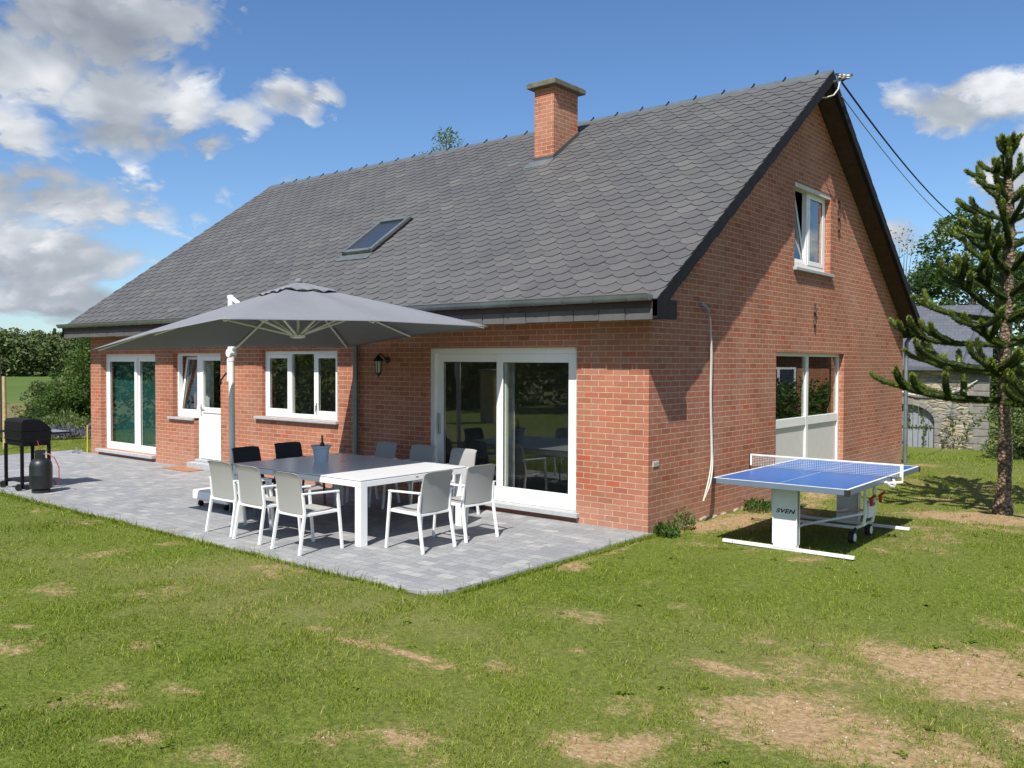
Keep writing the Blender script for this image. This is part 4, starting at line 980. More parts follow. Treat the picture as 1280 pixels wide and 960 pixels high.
def crown_clumps(h0, h1, rad, n, cr, seed, shape=1.0, cen=(0,0)):
    rg = np.random.default_rng(seed); C = []; Rr = []
    for _ in range(n):
        f = rg.uniform(0,1); z = h0+(h1-h0)*f; env = math.sin(math.pi*min(.98,max(.08,(f*.86+.1))))**shape
        a = rg.uniform(0,2*math.pi); r = rad*env*math.sqrt(rg.uniform(.12,1))*rg.uniform(.8,1.12)
        C.append((cen[0]+r*math.cos(a), cen[1]+r*math.sin(a), z)); Rr.append(cr*rg.uniform(.6,1.25))
    return C, Rr
def broad_tree(name, label, cat, x, y, h, rad, n_cl, cr, per, leaf, mat, seed, trunk=.16, h0f=.25, group=None, squash=.8, shape=.8, zoff=0):
    z = float(gz(x,y))-.05+zoff; t = thing(name, label, cat, (x,y,z), 0, group)
    C, Rr = crown_clumps(h*h0f, h*.96, rad, n_cl, cr, seed, shape)
    V,F,T = leaf_cloud(C, Rr, [max(8,int(per*(r/cr)**2)) for r in Rr], leaf, squash)
    np_mesh('crown', V, F, mat, t, {'tint':T})
    rg = random.Random(seed); m = MB(); hh = h*(h0f+.45)
    m.tube([(0,0,0),(rg.uniform(-.1,.1)*trunk*4,rg.uniform(-.1,.1)*trunk*4,hh*.4),(rg.uniform(-.2,.2)*trunk*4,0,hh*.8),(0,0,h*.85)], [trunk,trunk*.8,trunk*.5,trunk*.12], 8)
    for k in range(min(14,len(C))):
        c = C[(k*7)%len(C)]; s = h*rg.uniform(h0f*.7,h0f+.3); s = min(s, c[2]-.1)
        m.tube([(0,0,max(.2,s)),(c[0]*.5,c[1]*.5,(s+c[2])/2+.1),(c[0]*.95,c[1]*.95,c[2])], [trunk*.35,trunk*.22,trunk*.07], 5)
    m.build('trunk', M['bark'], t, smooth=True)
    return t
CAM = Vector((5.5129,-9.3089,2.0703)); YAW, PIT, ROL, FPX = .6882, -.0251, .0035, 1106.43
# bearings used only to stand far things at real distances from the viewpoint
def stand(px, dist):
    a = YAW - math.atan((px-640)/FPX); return CAM.x-dist*math.sin(a), CAM.y+dist*math.cos(a)

# bushes left of the house
BG = 'bushes beyond the far end of the patio'
x,y = stand(80,36); broad_tree('bush','broad round mid green bush beyond the patio end','bush',x,y,2.2,1.25,90,.42,230,.05,M['leaf_mid'],3,.06,.03,BG,shape=.5)
x,y = stand(46,35); broad_tree('bush','low dark green bush, leftmost beyond the patio end','bush',x,y,1.2,.85,60,.25,230,.05,M['leaf_dark'],4,.05,.03,BG,shape=.5)
x,y = stand(106,39); broad_tree('bush','tall yellowish green bush against the left house corner','bush',x,y,3.7,1.4,90,.45,230,.055,M['leaf_light'],5,.08,.03,BG,shape=.55)
x,y = stand(128,37); broad_tree('bush','dense dark bush half hidden behind the left house corner','bush',x,y,4.4,1.6,90,.5,230,.055,M['leaf_mid'],6,.08,.03,BG,shape=.6)
x,y = stand(62,78); broad_tree('bush','distant grey green bush at the foot of the wood','bush',x,y,4.3,2.3,60,.6,150,.10,M['leaf_far'],8,.15,.03,BG,shape=.5)
x,y = stand(92,70); broad_tree('bush','distant bright green bush behind the round bushes','bush',x,y,5.4,2.4,60,.6,150,.10,M['leaf_mid'],9,.15,.03,BG,shape=.5)
# lavender and border plants
def plant(name, label, x, y, r, h, n, leaf, mat, seed, group=None):
    rg = np.random.default_rng(seed); z = float(gz(x,y)); t = thing(name, label, 'plant', (x,y,z), 0, {'lavender_plant':'lavender beyond the patio','border_plant':'border plants beyond the patio','weed':'weeds along the gable wall'}.get(name))
    a = rg.uniform(0,2*np.pi,n); rr = r*np.sqrt(rg.uniform(0,1,n)); hh = h*rg.uniform(.5,1,n)*(1-.4*(rr/r)**2)
    P = np.stack([rr*np.cos(a), rr*np.sin(a), hh*rg.uniform(.3,1,n)],1); d = rg.normal(size=(n,3)); d[:,2] = np.abs(d[:,2])+.6; d /= np.linalg.norm(d,axis=1)[:,None]
    b = np.cross(d, rg.normal(size=(n,3))); b /= np.linalg.norm(b,axis=1)[:,None]; s = leaf*rg.uniform(.6,1.4,n)[:,None]
    V = np.stack([P-d*s, P+b*s*.3, P+d*s, P-b*s*.3],1).reshape(-1,3); np_mesh('foliage', V, np.arange(n*4).reshape(-1,4), mat, t, {'tint': np.clip(rg.normal(.5,.22,n),0,1)})
    m = MB()
    for k in range(6): b_ = rg.uniform(0,6.28); m.tube([(0,0,-.02),(r*.4*math.cos(b_),r*.4*math.sin(b_),h*.5)], .006, 4)
    m.build('stem', M['bark'], t); return t
plant('lavender_plant','greyish mauve lavender bush in the bed beyond the patio, right clump',-18.6,2.3,.55,.55,1600,.05,M['flower'],1)
plant('lavender_plant','greyish mauve lavender bush in the bed beyond the patio, left clump',-19.3,1.5,.5,.45,1400,.05,M['flower'],2)
plant('border_plant','low green border plant left of the lavender',-19.8,.6,.6,.5,1400,.06,M['leaf_mid'],3)
plant('border_plant','yellow green border plant behind the lavender',-21.5,2.6,.9,.75,1800,.07,M['leaf_light'],4)
plant('border_plant','dark low border plant beside the left house corner',-17.6,2.6,.4,.5,1200,.05,M['leaf_dark'],5)
plant('weed','green weed growing at the near house corner',.20,.10,.16,.20,420,.035,M['leaf_mid'],6)
plant('weed','tall thin weed against the gable wall near the corner',.16,.62,.14,.34,260,.03,M['leaf_light'],7)
plant('weed','green weed tuft at the stone plinth below the gable window',.30,2.55,.22,.22,420,.035,M['leaf_mid'],8)
plant('weed','flat weed tuft on the bare soil along the plinth',.42,3.2,.3,.08,360,.03,M['leaf_light'],9)
# broadleaf weeds in the lawn
for i,(x,y) in enumerate([(2.05,1.35),(4.55,-5.0)]): pass

# posts at the left edge
for i,(px,ds,h,r,mt,lab,nm) in enumerate([(5,24,1.72,.045,'wood_post','pale round wooden fence post behind the barbecue','fence_post'),(0,27,2.3,.03,'iron','thin rusty metal post at the left edge behind the barbecue','metal_post')]):
    x,y = stand(px,ds); z = float(gz(x,y)); m = MB(); m.tube([(x,y,z-.1),(x+.01,y,z+h*.5),(x-.01,y,z+h)], [r,r,r*.9], 10)
    if i == 1: m.bar((x-.25,y-.1,z+1.0),(x+.3,y+.1,z+1.02),.02)
    tag(m.build(nm, M[mt], smooth=True), lab, 'post')
m = MB(); m.tube([(-14.42,-.05,0),(-14.42,-.05,.62)], .016, 8); tag(m.build('marker_stick', M['yellow']), 'thin yellow stick leaning at the left house corner', 'stick')
m = MB(); m.tube([(-14.62,-.3,.02),(-14.5,-.25,.06),(-14.38,-.28,.03),(-14.3,-.22,.08)], .022, 8); m.tube([(-14.5,-.25,.05),(-14.5,-.25,.13)], .02, 8); tag(m.build('tap_fitting', M['silver'], smooth=True), 'small metal tap fitting on the patio at the far sliding door', 'tap')

# ------------------------------------------------------------------ far wood on the hill
def wood():
    C = []; Rr = []; N = []
    rg = np.random.default_rng(5)
    for k in range(620):
        a = R(rg.uniform(57,73) if k < 400 else rg.uniform(73,118)); d = 192 + 150*rg.random()**(1.6 if k < 400 else 1.0)
        if k < 90: d = 190+rg.uniform(0,7)
        x = CAM.x-d*math.sin(a); y = CAM.y+d*math.cos(a)
        if x > -120: continue
        z = float(gz(x,y)); h = rg.uniform(5.8,8.6); w = rg.uniform(2.4,3.9); con = rg.random() < .22
        if k < 90: h *= .75
        for j in range(12 if not con else 8):
            f = rg.random()
            if con: rr = w*.5*(1-f)*.9; zz = h*(.1+1.02*f); cr = w*.42*(1.15-f)
            else: rr = w*math.sqrt(rg.random())*math.sin(math.pi*(.15+.7*f)); zz = h*(.06+.88*f); cr = w*rg.uniform(.34,.52)
            b = rg.uniform(0,6.28); C.append((x+rr*math.cos(b), y+rr*math.sin(b), z+zz)); Rr.append(cr); N.append(46 if k < 400 else 26)
    V,F,T = leaf_cloud(C, Rr, N, .38, .9)
    o = np_mesh('far_wood', V, F, M['leaf_far'], tint={'tint':T}); tag(o, 'dense mixed wood covering the hill beyond the meadow', 'wood', kind='stuff')
wood()

# ------------------------------------------------------------------ stone barn
def barn():
    f = Vector((-math.sin(YAW), math.cos(YAW), 0)); r = Vector((math.cos(YAW), math.sin(YAW), 0))
    D = 36; org = CAM + D*(f + r*((1236-640)/FPX)); org.z = -1.55
    t = thing('stone_barn', 'old rubble stone barn with slate roof and arched grey door', 'barn', org, math.atan2(r.y, r.x)-R(29))
    # local: x along the facade (0 at right corner, negative to the left), y away, z up
    Hh = 3.55; Lb = -9.0; ax0, ax1 = -4.25, -1.98; ar = (ax1-ax0)/2; zc = 1.16
    ring = [(ax0,0)] + [(ax0+ar-ar*math.cos(math.pi*k/12), zc+.72*math.sin(math.pi*k/12)) for k in range(13)] + [(ax1,0)]
    outer = [(0,0),(0,Hh),(Lb,Hh),(Lb,0)] + ring
    lp_ = [Vector((u,z,0)) for u,z in outer]; tris = tessellate_polygon([lp_]); n = len(lp_)
    m = MB(); m.add([(p.x,0,p.y) for p in lp_]+[(p.x,.5,p.y) for p in lp_], [tuple(q) for q in tris]+[tuple(n+i for i in q) for q in tris]+[(i,(i+1)%n,n+(i+1)%n,n+i) for i in range(n)])
    m.build('wall', M['rubble'], t)
    m = MB(); m.prism([(.5,0),(7,0),(7,Hh),(3.5,6.1),(.5,Hh+.35),(.5,0)][:5], -.5, -.002, 0); m.build('wall', M['rubble'], t)
    m = MB(); m.prism([(-.25,Hh-.06),(3.5,6.22),(3.5,6.06),(-.25,Hh-.2)], Lb-.2, .12, 0); m.prism([(7.25,Hh-.06),(3.5,6.22),(3.5,6.06),(7.25,Hh-.2)], Lb-.2, .12, 0)
    m.box(Lb-.2,.1,-.42,-.26,Hh-.22,Hh-.1); rf = m.build('roof', M['flat_slate'], t)
    # voussoirs and quoins
    m = MB()
    for k in range(12):
        a0, a1 = math.pi*k/12+.01, math.pi*(k+1)/12-.01
        P = [(ax0+ar-(ar+q)*math.cos(a), zc+(.72+q)*math.sin(a)) for q,a in ((0,a0),(.22,a0),(.22,a1),(0,a1))]; m.prism(P, -.03, .3, 1)
    for k in range(4): m.box(ax1+.0,ax1+.2+.08*(k%2),-.03,.3,.29*k+.01,.29*k+.28); m.box(ax0-.2-.08*(k%2),ax0,-.03,.3,.29*k+.01,.29*k+.28)
    m.build('arch_surround', M['ashlar'], t, bevel=.02); m = MB()
    for k in range(11): m.box(-.55-.15*(k%2),.03,-.03,.5,.31*k+.01,.31*k+.30)
    m.build('quoins', M['ashlar'], t, bevel=.02)
    m = MB(); n = 11
    for k in range(n):
        xa = ax0+(ax1-ax0)*k/n; xb = ax0+(ax1-ax0)*(k+1)/n-.02; xm = (xa+xb)/2; zt = zc+.72*math.sqrt(max(0,1-((xm-ax0-ar)/ar)**2)); m.box(xa,xb,.22,.26,.02,zt)
    d = m.build('door', M['barn_door'], t); m = MB(); m.box(ax0,ax1,.17,.219,.92,1.02); m.build('rail', M['barn_door'], d)
    # creeper on door and wall
    C = []; Rr = []
    rg = np.random.default_rng(3)
    for s in (ax0+.4,ax0+1.2,ax1-.4):
        u = s
        for k in range(14): C.append((u,.16,.1+k*.12)); Rr.append(.07); u += rg.normal(0,.06)
    for k in range(14): C.append((ax0+.3+k*.14,.14,.98)); Rr.append(.06)
    for k in range(46): C.append((rg.uniform(-1.75,-.45),-.05,abs(rg.normal(0,.75))+.05)); Rr.append(rg.uniform(.06,.13))
    C = [c for c in C if c[2] < 2.2]; Rr = Rr[:len(C)]
    V,F,T = leaf_cloud(C, Rr, [10]*len(C), .045); o = np_mesh('creeper', V, F, M['leaf_light'], None, {'tint':T})
    o.location = t.location; o.rotation_euler = t.rotation_euler; tag(o, 'thin green creeper climbing the barn wall and arched door', 'creeper')
    m = MB(); P = [(-4.4+4.0*i/20, -.1, 3.0 - 1.0*(1-(2*i/20-1.05)**2)*.75) for i in range(21)]; m.tube(P, .028, 6)
    o = m.build('drooping_cable', M['hose'], None, smooth=True); o.location = t.location; o.rotation_euler = t.rotation_euler; tag(o, 'pale cable sagging across the barn wall above the arch', 'cable')
    # scrub at the foot
    return t
barn()
x,y = stand(1248,34.5)
broad_tree('shrub','light green shrub at the right corner of the stone barn','shrub',*stand(1262,36),2.2,1.1,26,.35,110,.06,M['leaf_light'],21,.05,.03,shape=.5)
broad_tree('shrub','dark green shrub right of the barn behind the monkey puzzle trunk','shrub',*stand(1292,38),4.6,1.8,46,.5,120,.08,M['leaf_mid'],22,.08,.03,shape=.5)
broad_tree('broadleaf_tree','tall dark broadleaf tree behind the stone barn','tree',*stand(1212,62),13.2,4.0,80,1.0,170,.14,M['leaf_mid'],23,.3,.2,group=None)
broad_tree('broadleaf_tree','dark leafy tree at the right edge behind the monkey puzzle','tree',*stand(1300,48),8.6,3.4,70,.9,160,.12,M['leaf_dark'],24,.3,.05)
broad_tree('broadleaf_tree','smaller dark tree close to the rear gable edge','tree',*stand(1158,56),8.8,2.6,46,.75,150,.12,M['leaf_dark'],25,.2,.2)
broad_tree('birch_tree','sparse pale birch with open crown behind the gable','tree',*stand(1128,60),12.2,2.2,44,.7,26,.09,M['leaf_light'],26,.12,.25)
broad_tree('broadleaf_tree','thin tree top showing above the middle of the roof ridge','tree',*stand(560,60),20.7,3.0,90,.7,90,.09,M['leaf_light'],27,.2,.5)
# trees in front of the house, across the lawn (seen in the window panes)
LG = 'trees across the lawn facing the house'
for i,(x,y,h,rd,lab) in enumerate([(-17,-24,5.5,3.4,'round dark tree across the lawn opposite the sliding door'),(-24,-23,5.2,3.8,'spreading tree across the lawn, second from the sliding door'),(-11,-27,6.4,3.6,'tall dark tree across the lawn, nearest the driveway'),
      (-33,-21,6.8,4.2,'bushy tree across the lawn opposite the kitchen window'),(-43,-18,8.6,5,'wide bushy tree far across the lawn'),(-5,-28,6.0,3.6,'leafy tree across the lawn behind the viewpoint'),(-56,-14,9.2,6,'large tree beyond the barbecue end of the lawn'),(-19,-33,8.5,5.5,'tallest tree of the back row across the lawn'),(-30,-31,9.5,6,'broad tree of the back row across the lawn')]):
    broad_tree('garden_tree', lab, 'tree', x, y, h, rd, 110, .95, 70, .17, M['leaf_mid' if i%2 else 'leaf_dark'], 40+i, .18, .0, LG, shape=.3)
EG = 'hedge bushes east of the house'
for i,(x,y,h,lab) in enumerate([(4.6,18.5,2.0,'bushy hedge plant east of the house opposite the gable window'),(7.2,19.5,2.2,'hedge bush east of the house, second past the monkey puzzle'),(9.9,20.5,2.4,'taller hedge bush east of the house past the monkey puzzle'),(12.8,21.5,2.2,'easternmost hedge bush beside the brick outbuilding')]):
    broad_tree('hedge_bush', lab, 'bush', x, y, h, 1.8, 80, .5, 110, .07, M['leaf_mid'], 60+i, .08, .0, EG, shape=.35)
ob = thing('brick_outbuilding', 'brick outbuilding with a dark window behind the hedge east of the house', 'outbuilding', (6.2,24,-1.1), R(-12))
m = MB(); m.box(0,9,0,5,0,3.6); m.build('wall', M['brick'], ob)
m = MB(); m.prism([(-.4,3.55),(2.5,5.6),(5.4,3.55),(5.4,3.7),(2.5,5.75),(-.4,3.7)], -.3, 9.3, 0); m.build('roof', M['flat_slate'], ob)
for xx in (1.2,5.2):
    m = MB(); frame_rect(m, 0,0,0,0,0,0,0) if 0 else m.box(xx,xx+1.3,-.03,.02,1.9,3.0); wq = m.build('window', M['white'], ob)
    m = MB(); m.box(xx+.08,xx+.6,-.045,-.032,1.98,2.92); m.box(xx+.7,xx+1.22,-.045,-.032,1.98,2.92); m.build('pane', M['blind'], wq)
gp = thing('gate_pillar', 'sandy stone gate pillar across the lawn', 'pillar', (-14.5,-13.6,-.03))
m = MB(); m.box(-.3,.3,-.3,.3,0,1.75); m.build('shaft', simple('sandstone',(.42,.30,.16),.9,var=.25,nscale=4,bump=.4), gp, bevel=.02)
m = MB(); m.box(-.36,.36,-.36,.36,1.75,1.84); m.build('coping', M['ashlar'], gp, bevel=.02)

# cable from the gable: to a pole behind the trees
pp = Vector(stand(1262,52)+(0,)); pz = float(gz(pp.x,pp.y))
up = thing('utility_pole', 'wooden utility pole hidden among the trees beyond the barn', 'pole', (pp.x,pp.y,pz))
m = MB(); m.tube([(0,0,-.2),(0,0,10.6)], .11, 10, r1=.08); m.bar((-.5,0,10.2),(.5,0,10.2),.09); m.build('shaft', M['bark'], up)
for k,(r,da,db,nm) in enumerate(((.017,0,0,'thick black'),(.009,-.22,-.45,'thin grey'))):
    A = Vector((.48,5.14,6.58+da)); B = Vector((pp.x,pp.y,pz+10.3+db)); P = [A.lerp(B,i/24)-Vector((0,0,1.1*4*(i/24)*(1-i/24))) for i in range(25)]
    m = MB(); m.tube(P, r, 6); tag(m.build('overhead_cable', M['black' if k==0 else 'grey_metal'], smooth=True), f'{nm} overhead cable running from the gable tip', 'cable', 'overhead cables')

# ------------------------------------------------------------------ monkey puzzle tree
def puzzle():
    bx, by = 2.99, 4.52; t = thing('monkey_puzzle_tree', 'monkey puzzle tree with spiky rope-like branches on the lawn', 'tree', (bx,by,float(gz(bx,by))))
    rg = random.Random(12); H = 5.15
    def tr(z): return Vector((.02*math.sin(z*2.2)+.03*z/5, .02*math.cos(z*1.7), z))
    m = MB(); Z = [i*.09 for i in range(int(H/.09)+1)]
    m.tube([tr(z) for z in Z], [(.104-.022*min(1,z/1.2)-.036*max(0,(z-1.2))/4)*(1+.10*math.sin(z*9)*(z<2.2)+rg.uniform(-.05,.05)) * (1.25 if z < .1 else 1) for z in Z], 14)
    m.build('trunk', M['scaly'], t, smooth=True)
    segs = []    # (points list, radius)
    def branch(p, az, el, ln, rad, depth, curl):
        pts = [p.copy()]; n = max(4,int(ln/.09)); e = el; a = az
        for i in range(n):
            f = i/n; e += curl*(-.01+.17*f*f)*(9/n)*1.6; a += rg.uniform(-.05,.05)
            st = ln/n; p = p+Vector((math.cos(a)*math.cos(e)*st, math.sin(a)*math.cos(e)*st, math.sin(e)*st)); pts.append(p.copy())
        segs.append((pts, rad))
        if depth:
            k = max(1,int(ln/.40))
            for j in range(1,k+1):
                i = int(len(pts)*min(.92,(.28+.68*j/k)));
                for s in (-1,1):
                    if rg.random() < .22: continue
                    branch(pts[min(i,len(pts)-1)], a0_(pts,i)+s*rg.uniform(.5,.95), rg.uniform(.2,.7), ln*rg.uniform(.26,.44)*(1.15-.45*j/k)+.10, rad*.95, 0, rg.uniform(.8,1.6))
    def a0_(pts,i):
        i = min(i,len(pts)-2); d = pts[i+1]-pts[max(0,i-1)]; return math.atan2(d.y,d.x)
    z = 1.62; w = 0
    while z < 4.95:
        f = (z-1.62)/3.4; ln = 1.26*(1-f)**.85 + .22; k = 5; a = rg.uniform(0,6.28)
        for j in range(k):
            if rg.random() < .06: continue
            branch(tr(z+rg.uniform(-.05,.05)), a+j*2*math.pi/k+rg.uniform(-.2,.2), R(rg.uniform(-8,12))+f*.85, ln*rg.uniform(.8,1.08), .060-.012*f, 1 if ln > .5 else 0, .55+1.2*f)
        z += .36 - .06*f
    segs.append(([tr(3.6+i*.05)*1 for i in range(32)], .052)); 
    for j in range(6): branch(tr(5.12), j*1.05, .45, .16, .036, 0, 1.0)
    m = MB()
    for pts, r in segs: m.tube(pts, [r*.55]*(len(pts)-1)+[r*.35], 7)
    m.build('branch', simple('branch_core', (.05,.07,.02), .8), t)
    VV = []; TT = []
    for pts, r in segs:
        P = np.array([tuple(p) for p in pts]); L_ = np.r_[0,np.cumsum(np.linalg.norm(np.diff(P,axis=0),axis=1))]; n = int(L_[-1]*900)
        s = rng.uniform(0,L_[-1],n); q = np.stack([np.interp(s,L_,P[:,i]) for i in range(3)],1); s2 = np.minimum(s+.03,L_[-1]+.03)
        q2 = np.stack([np.interp(np.minimum(s2,L_[-1]),L_,P[:,i]) for i in range(3)],1); d = q2-q; nd = np.linalg.norm(d,axis=1); last = P[-1]-P[-2]; d = np.where(nd[:,None] < .01, last/np.linalg.norm(last), d/np.maximum(nd,1e-6)[:,None])
        o = np.cross(d, rng.normal(size=(n,3))); o /= np.linalg.norm(o,axis=1)[:,None]; sd = np.cross(d,o)
        ang = rng.uniform(.45,.95,n)[:,None]; tip = d*np.cos(ang)+o*np.sin(ang); ln = .040*rng.uniform(.7,1.25,n)[:,None]; base = q+o*r*.5
        wv_ = .0115
        VV.append(np.stack([base-sd*wv_, base+sd*wv_, base+tip*ln],1).reshape(-1,3)); e = s/L_[-1]
        TT.append(np.clip(.35+.45*(e>1-.10/max(L_[-1],.2))+rng.normal(0,.16,n),0,1))
        for _ in (0,):   # rosette at the tip
            k = 60; o = rng.normal(size=(k,3)); o /= np.linalg.norm(o,axis=1)[:,None]; dd = last/np.linalg.norm(last); tip = o*.8+dd*.7; b = np.tile(P[-1],(k,1)); sd = np.cross(tip, rng.normal(size=(k,3))); sd /= np.linalg.norm(sd,axis=1)[:,None]
            VV.append(np.stack([b-sd*.012,b+sd*.012,b+tip*.05],1).reshape(-1,3)); TT.append(np.clip(rng.normal(.85,.12,k),0,1))
    V = np.concatenate(VV); T = np.concatenate(TT); np_mesh('foliage', V, np.arange(len(V)).reshape(-1,3), M['puzzle'], t, {'tint':T})
    # dead spiky scales down the trunk
    n = 2600; z = rng.uniform(.35,3.4,n); a = rng.uniform(0,6.28,n); rr = .084-.010*z; c = np.stack([.02*np.sin(z*2.2)+.03*z/5,.02*np.cos(z*1.7),z],1)
    o = np.stack([np.cos(a),np.sin(a),np.zeros(n)],1); sd = np.stack([-np.sin(a),np.cos(a),np.zeros(n)],1); b = c+o*rr[:,None]*.92; tip = b+o*.030+np.array([0,0,.022])*rng.choice([-1,1],n)[:,None]
    V = np.stack([b-sd*.010,b+sd*.010,tip],1).reshape(-1,3); np_mesh('dead_leaves', V, np.arange(len(V)).reshape(-1,3), leaf_mat('dead_scales',[(.12,.09,.05),(.22,.18,.10),(.32,.27,.15)],.05), t, {'tint': rng.random(n)})
puzzle()
# pebbles and clods on bare soil: part of the ground cover
def pebbles():
    n = 5200; x = rng.uniform(-3,6.5,n*8); y = rng.uniform(-8,6,n*8); s = soil_f(x,y); k = (s > .45) & ~in_patio(x,y) & (x > -.0); x, y = x[k][:n], y[k][:n]; n = len(x)
    z = gz(x,y)+(fbm(x,y,1.2,3,3)-.5)*.035; r = .0025+.010*rng.random(n)**4
    base = np.array([(1,0,0),(0,1,0),(-1,0,0),(0,-1,0),(0,0,.7),(0,0,-.7)]); V = np.stack([x,y,z],1)[:,None,:]+base[None]*r[:,None,None]*rng.uniform(.6,1.3,(n,6,1))
    Fb = np.array([(0,1,4),(1,2,4),(2,3,4),(3,0,4),(1,0,5),(2,1,5),(3,2,5),(0,3,5)]); F = (np.arange(n)*6)[:,None,None]+Fb[None]
    o = np_mesh('pebbles', V.reshape(-1,3), F.reshape(-1,3), simple('pebble_mix',(.42,.33,.25),.9,var=.4,nscale=40)); tag(o, 'small stones and clods on the bare sandy patches of the lawn', 'pebbles', kind='stuff')
pebbles()

# ------------------------------------------------------------------ sky, sun, camera
SUN = Vector((.287,-.741,1.0)).normalized()
w = bpy.data.worlds.new('World'); scene.world = w; w.cycles.sampling_method = 'MANUAL'; w.cycles.sample_map_resolution = 256; w.use_nodes = True; nt_ = w.node_tree; bg = nt_.nodes['Background']
sk = nt_.nodes.new('ShaderNodeTexSky'); sk.sky_type = 'NISHITA'; sk.sun_disc = False
sk.sun_elevation = math.asin(SUN.z); sk.sun_rotation = math.atan2(SUN.x, SUN.y); sk.altitude = 400; sk.air_density = 1.0; sk.dust_density = .4; sk.ozone_density = 2.2
class WN(NT):
    def __init__(s, tree): s.t = tree
q = WN(nt_); STR = .10
tc = q.n('ShaderNodeTexCoord'); dirv = tc.outputs['Generated']; X,Y,Z = q.sep(dirv)
az = q.math('SUBTRACT', q.math('ARCTAN2', q.math('MULTIPLY', X, -1), Y), YAW)     # west-of-heading
az = q.math('MULTIPLY', az, -1)
el = q.math('ARCSINE', Z)
UV = q.comb(az, el, 0)
n1 = q.n('ShaderNodeTexNoise'); n1.inputs['Scale'].default_value = 7.5; n1.inputs['Detail'].default_value = 6; n1.inputs['Roughness'].default_value = .60; n1.inputs['Distortion'].default_value = .25; n1.noise_dimensions = '3D'
q.l(q.comb(q.math('MULTIPLY', az, 1.0), q.math('MULTIPLY', el, 1.7), 3.7), n1.inputs['Vector'])
n2 = q.n('ShaderNodeTexNoise'); n2.inputs['Scale'].default_value = 7.5; n2.inputs['Detail'].default_value = 3; n2.inputs['Roughness'].default_value = .55; n2.inputs['Distortion'].default_value = .25
q.l(q.comb(q.math('SUBTRACT', az, .012), q.math('MULTIPLY', q.math('ADD', el, .028), 1.7), 3.7), n2.inputs['Vector'])
def pxdir(px, py):
    x = (px-640)/FPX; yy = (480-py)/FPX
    f = Vector((-math.sin(YAW)*math.cos(PIT), math.cos(YAW)*math.cos(PIT), math.sin(PIT))); r = Vector((math.cos(YAW),math.sin(YAW),0)); u = r.cross(f)
    d = (f+r*x+u*yy).normalized(); a = math.atan2(-d.x, d.y)-YAW; return -a, math.asin(d.z)
BL = [(60,30,300,150,1.05),(300,140,110,40,.6),(150,120,150,80,.8),(180,175,150,42,.80),(255,125,75,50,.62),(355,120,75,42,.85),(40,250,260,66,.98),(40,320,230,55,1.0),(75,380,220,42,.95),(170,255,80,28,.55),
      (372,224,50,16,.7),(300,262,42,14,.45),(1222,118,130,52,.86),(1275,235,75,70,.85),(1130,300,95,40,.7),(250,15,70,25,.45),(-150,200,300,260,.8),(1450,160,200,90,.8)]
tot = None
for px,py,rx,ry,s_ in BL:
    a, e = pxdir(px,py); a1, e1 = pxdir(px+rx,py); a2, e2 = pxdir(px,py-ry); ra = abs(a1-a); re = abs(e2-e)
    dx = q.math('DIVIDE', q.math('SUBTRACT', az, a), ra); dy = q.math('DIVIDE', q.math('SUBTRACT', el, e), re)
    d2 = q.math('ADD', q.math('MULTIPLY', dx, dx), q.math('MULTIPLY', dy, dy))
    v = q.math('MULTIPLY', q.math('POWER', 2.718, q.math('MULTIPLY', d2, -1.1)), s_)
    tot = v if tot is None else q.math('MAXIMUM', tot, v)
# scattered clouds elsewhere round the sky
back = q.math('MULTIPLY', q.math('GREATER_THAN', q.math('ABSOLUTE', az), .9), .5)
tot = q.math('MAXIMUM', tot, back)
vo = q.n('ShaderNodeTexVoronoi'); vo.feature = 'SMOOTH_F1'; vo.inputs['Scale'].default_value = 17; vo.inputs['Detail'].default_value = 1.5; vo.inputs['Roughness'].default_value = .6; vo.inputs['Smoothness'].default_value = .6
wn_ = q.math('MULTIPLY', n1.outputs['Fac'], .16)
q.l(q.comb(q.math('ADD', az, wn_), q.math('ADD', q.math('MULTIPLY', el, 1.35), wn_), 1.3), vo.inputs['Vector'])
puff = q.math('MULTIPLY', q.math('SUBTRACT', .42, vo.outputs['Distance']), .42)
dens = q.math('ADD', q.math('ADD', q.math('MULTIPLY', tot, .62), puff), q.math('MULTIPLY', q.math('SUBTRACT', n1.outputs['Fac'], .585), 1.25))
dens = q.math('SUBTRACT', dens, q.math('MULTIPLY', q.ramp(tot, [(.0,1),(.28,0)]), .35)); cov = q.ramp(dens, [(.0,0),(.07,.36),(.20,1)])
lit = q.math('ADD', q.math('MULTIPLY', q.math('SUBTRACT', n1.outputs['Fac'], n2.outputs['Fac']), 2.2), q.math('ADD', .70, q.math('MULTIPLY', puff, 1.8)))
thick = q.ramp(dens, [(.12,0),(.42,1)])
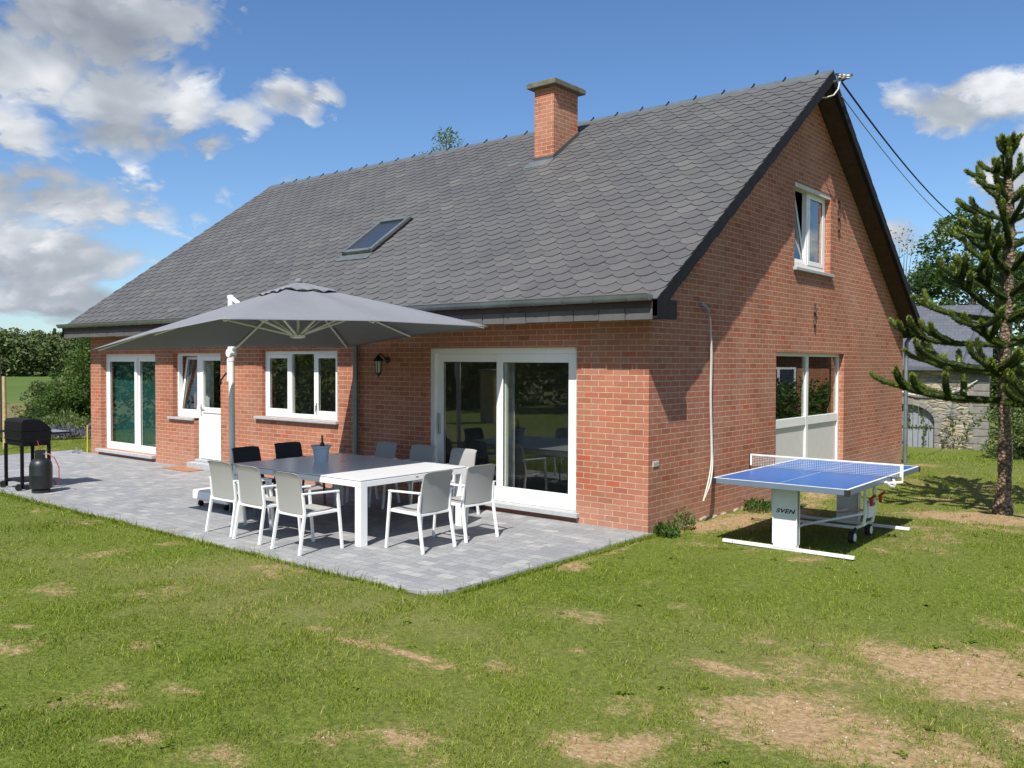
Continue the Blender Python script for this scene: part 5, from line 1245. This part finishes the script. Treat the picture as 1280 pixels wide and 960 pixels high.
# undersides of the deep cloud high on the left are grey
a, e = pxdir(60,75); a1,_ = pxdir(300,75); _,e1 = pxdir(60,-60)
dx = q.math('DIVIDE', q.math('SUBTRACT', az, a), abs(a1-a)); dy = q.math('DIVIDE', q.math('SUBTRACT', el, e), abs(e1-e))
deep = q.math('POWER', 2.718, q.math('MULTIPLY', q.math('ADD', q.math('MULTIPLY',dx,dx), q.math('MULTIPLY',dy,dy)), -1.3))
lit = q.math('SUBTRACT', lit, q.math('MULTIPLY', q.math('MULTIPLY', thick, .34), q.math('ADD', .35, deep)))
lit = q.math('ADD', q.math('MULTIPLY', lit, .72), .17); cc = q.ramp(lit, [(.0,(.22,.25,.295)),(.38,(.36,.395,.445)),(.80,(.74,.755,.775))])
cs = q.n('ShaderNodeVectorMath'); cs.operation = 'SCALE'; cs.inputs['Scale'].default_value = 1/STR; q.l(cc, cs.inputs[0])
hz = q.ramp(el, [(.0,1),(.55,0)]); skc = q.mix(1, sk.outputs[0], q.mix(hz, (.60,.81,1.04), (.74,.89,1.03)), 'MULTIPLY')
fin = q.mix(cov, skc, cs.outputs[0])
q.l(fin, bg.inputs['Color']); bg.inputs['Strength'].default_value = STR
sl = bpy.data.lights.new('sun','SUN'); sl.energy = 5.0; sl.angle = R(.53); sl.color = (1,.955,.88)
so = bpy.data.objects.new('sun', sl); COL.objects.link(so); so.rotation_euler = SUN.to_track_quat('Z','Y').to_euler(); so.location = (10,-20,30)

cam = bpy.data.cameras.new('camera'); co = bpy.data.objects.new('camera', cam); COL.objects.link(co); scene.camera = co
cam.sensor_width = 36; cam.lens = 36*FPX/1280; cam.clip_end = 3000; cam.clip_start = .1
cp, sp, cy_, sy_ = math.cos(PIT), math.sin(PIT), math.cos(YAW), math.sin(YAW)
f = Vector((-sy_*cp, cy_*cp, sp)); r0 = Vector((cy_,sy_,0)); u0 = r0.cross(f)
rr = r0*math.cos(ROL)+u0*math.sin(ROL); uu = -r0*math.sin(ROL)+u0*math.cos(ROL)
Mx = Matrix((rr,uu,-f)).transposed().to_4x4(); Mx.translation = CAM; co.matrix_world = Mx
vs_ = scene.view_settings; vs_.view_transform = 'Standard'; vs_.look = 'None'; vs_.exposure = 0.40; vs_.gamma = 1; vs_.use_curve_mapping = False
scene.cycles.max_bounces = 6; scene.cycles.diffuse_bounces = 3; scene.cycles.transparent_max_bounces = 10
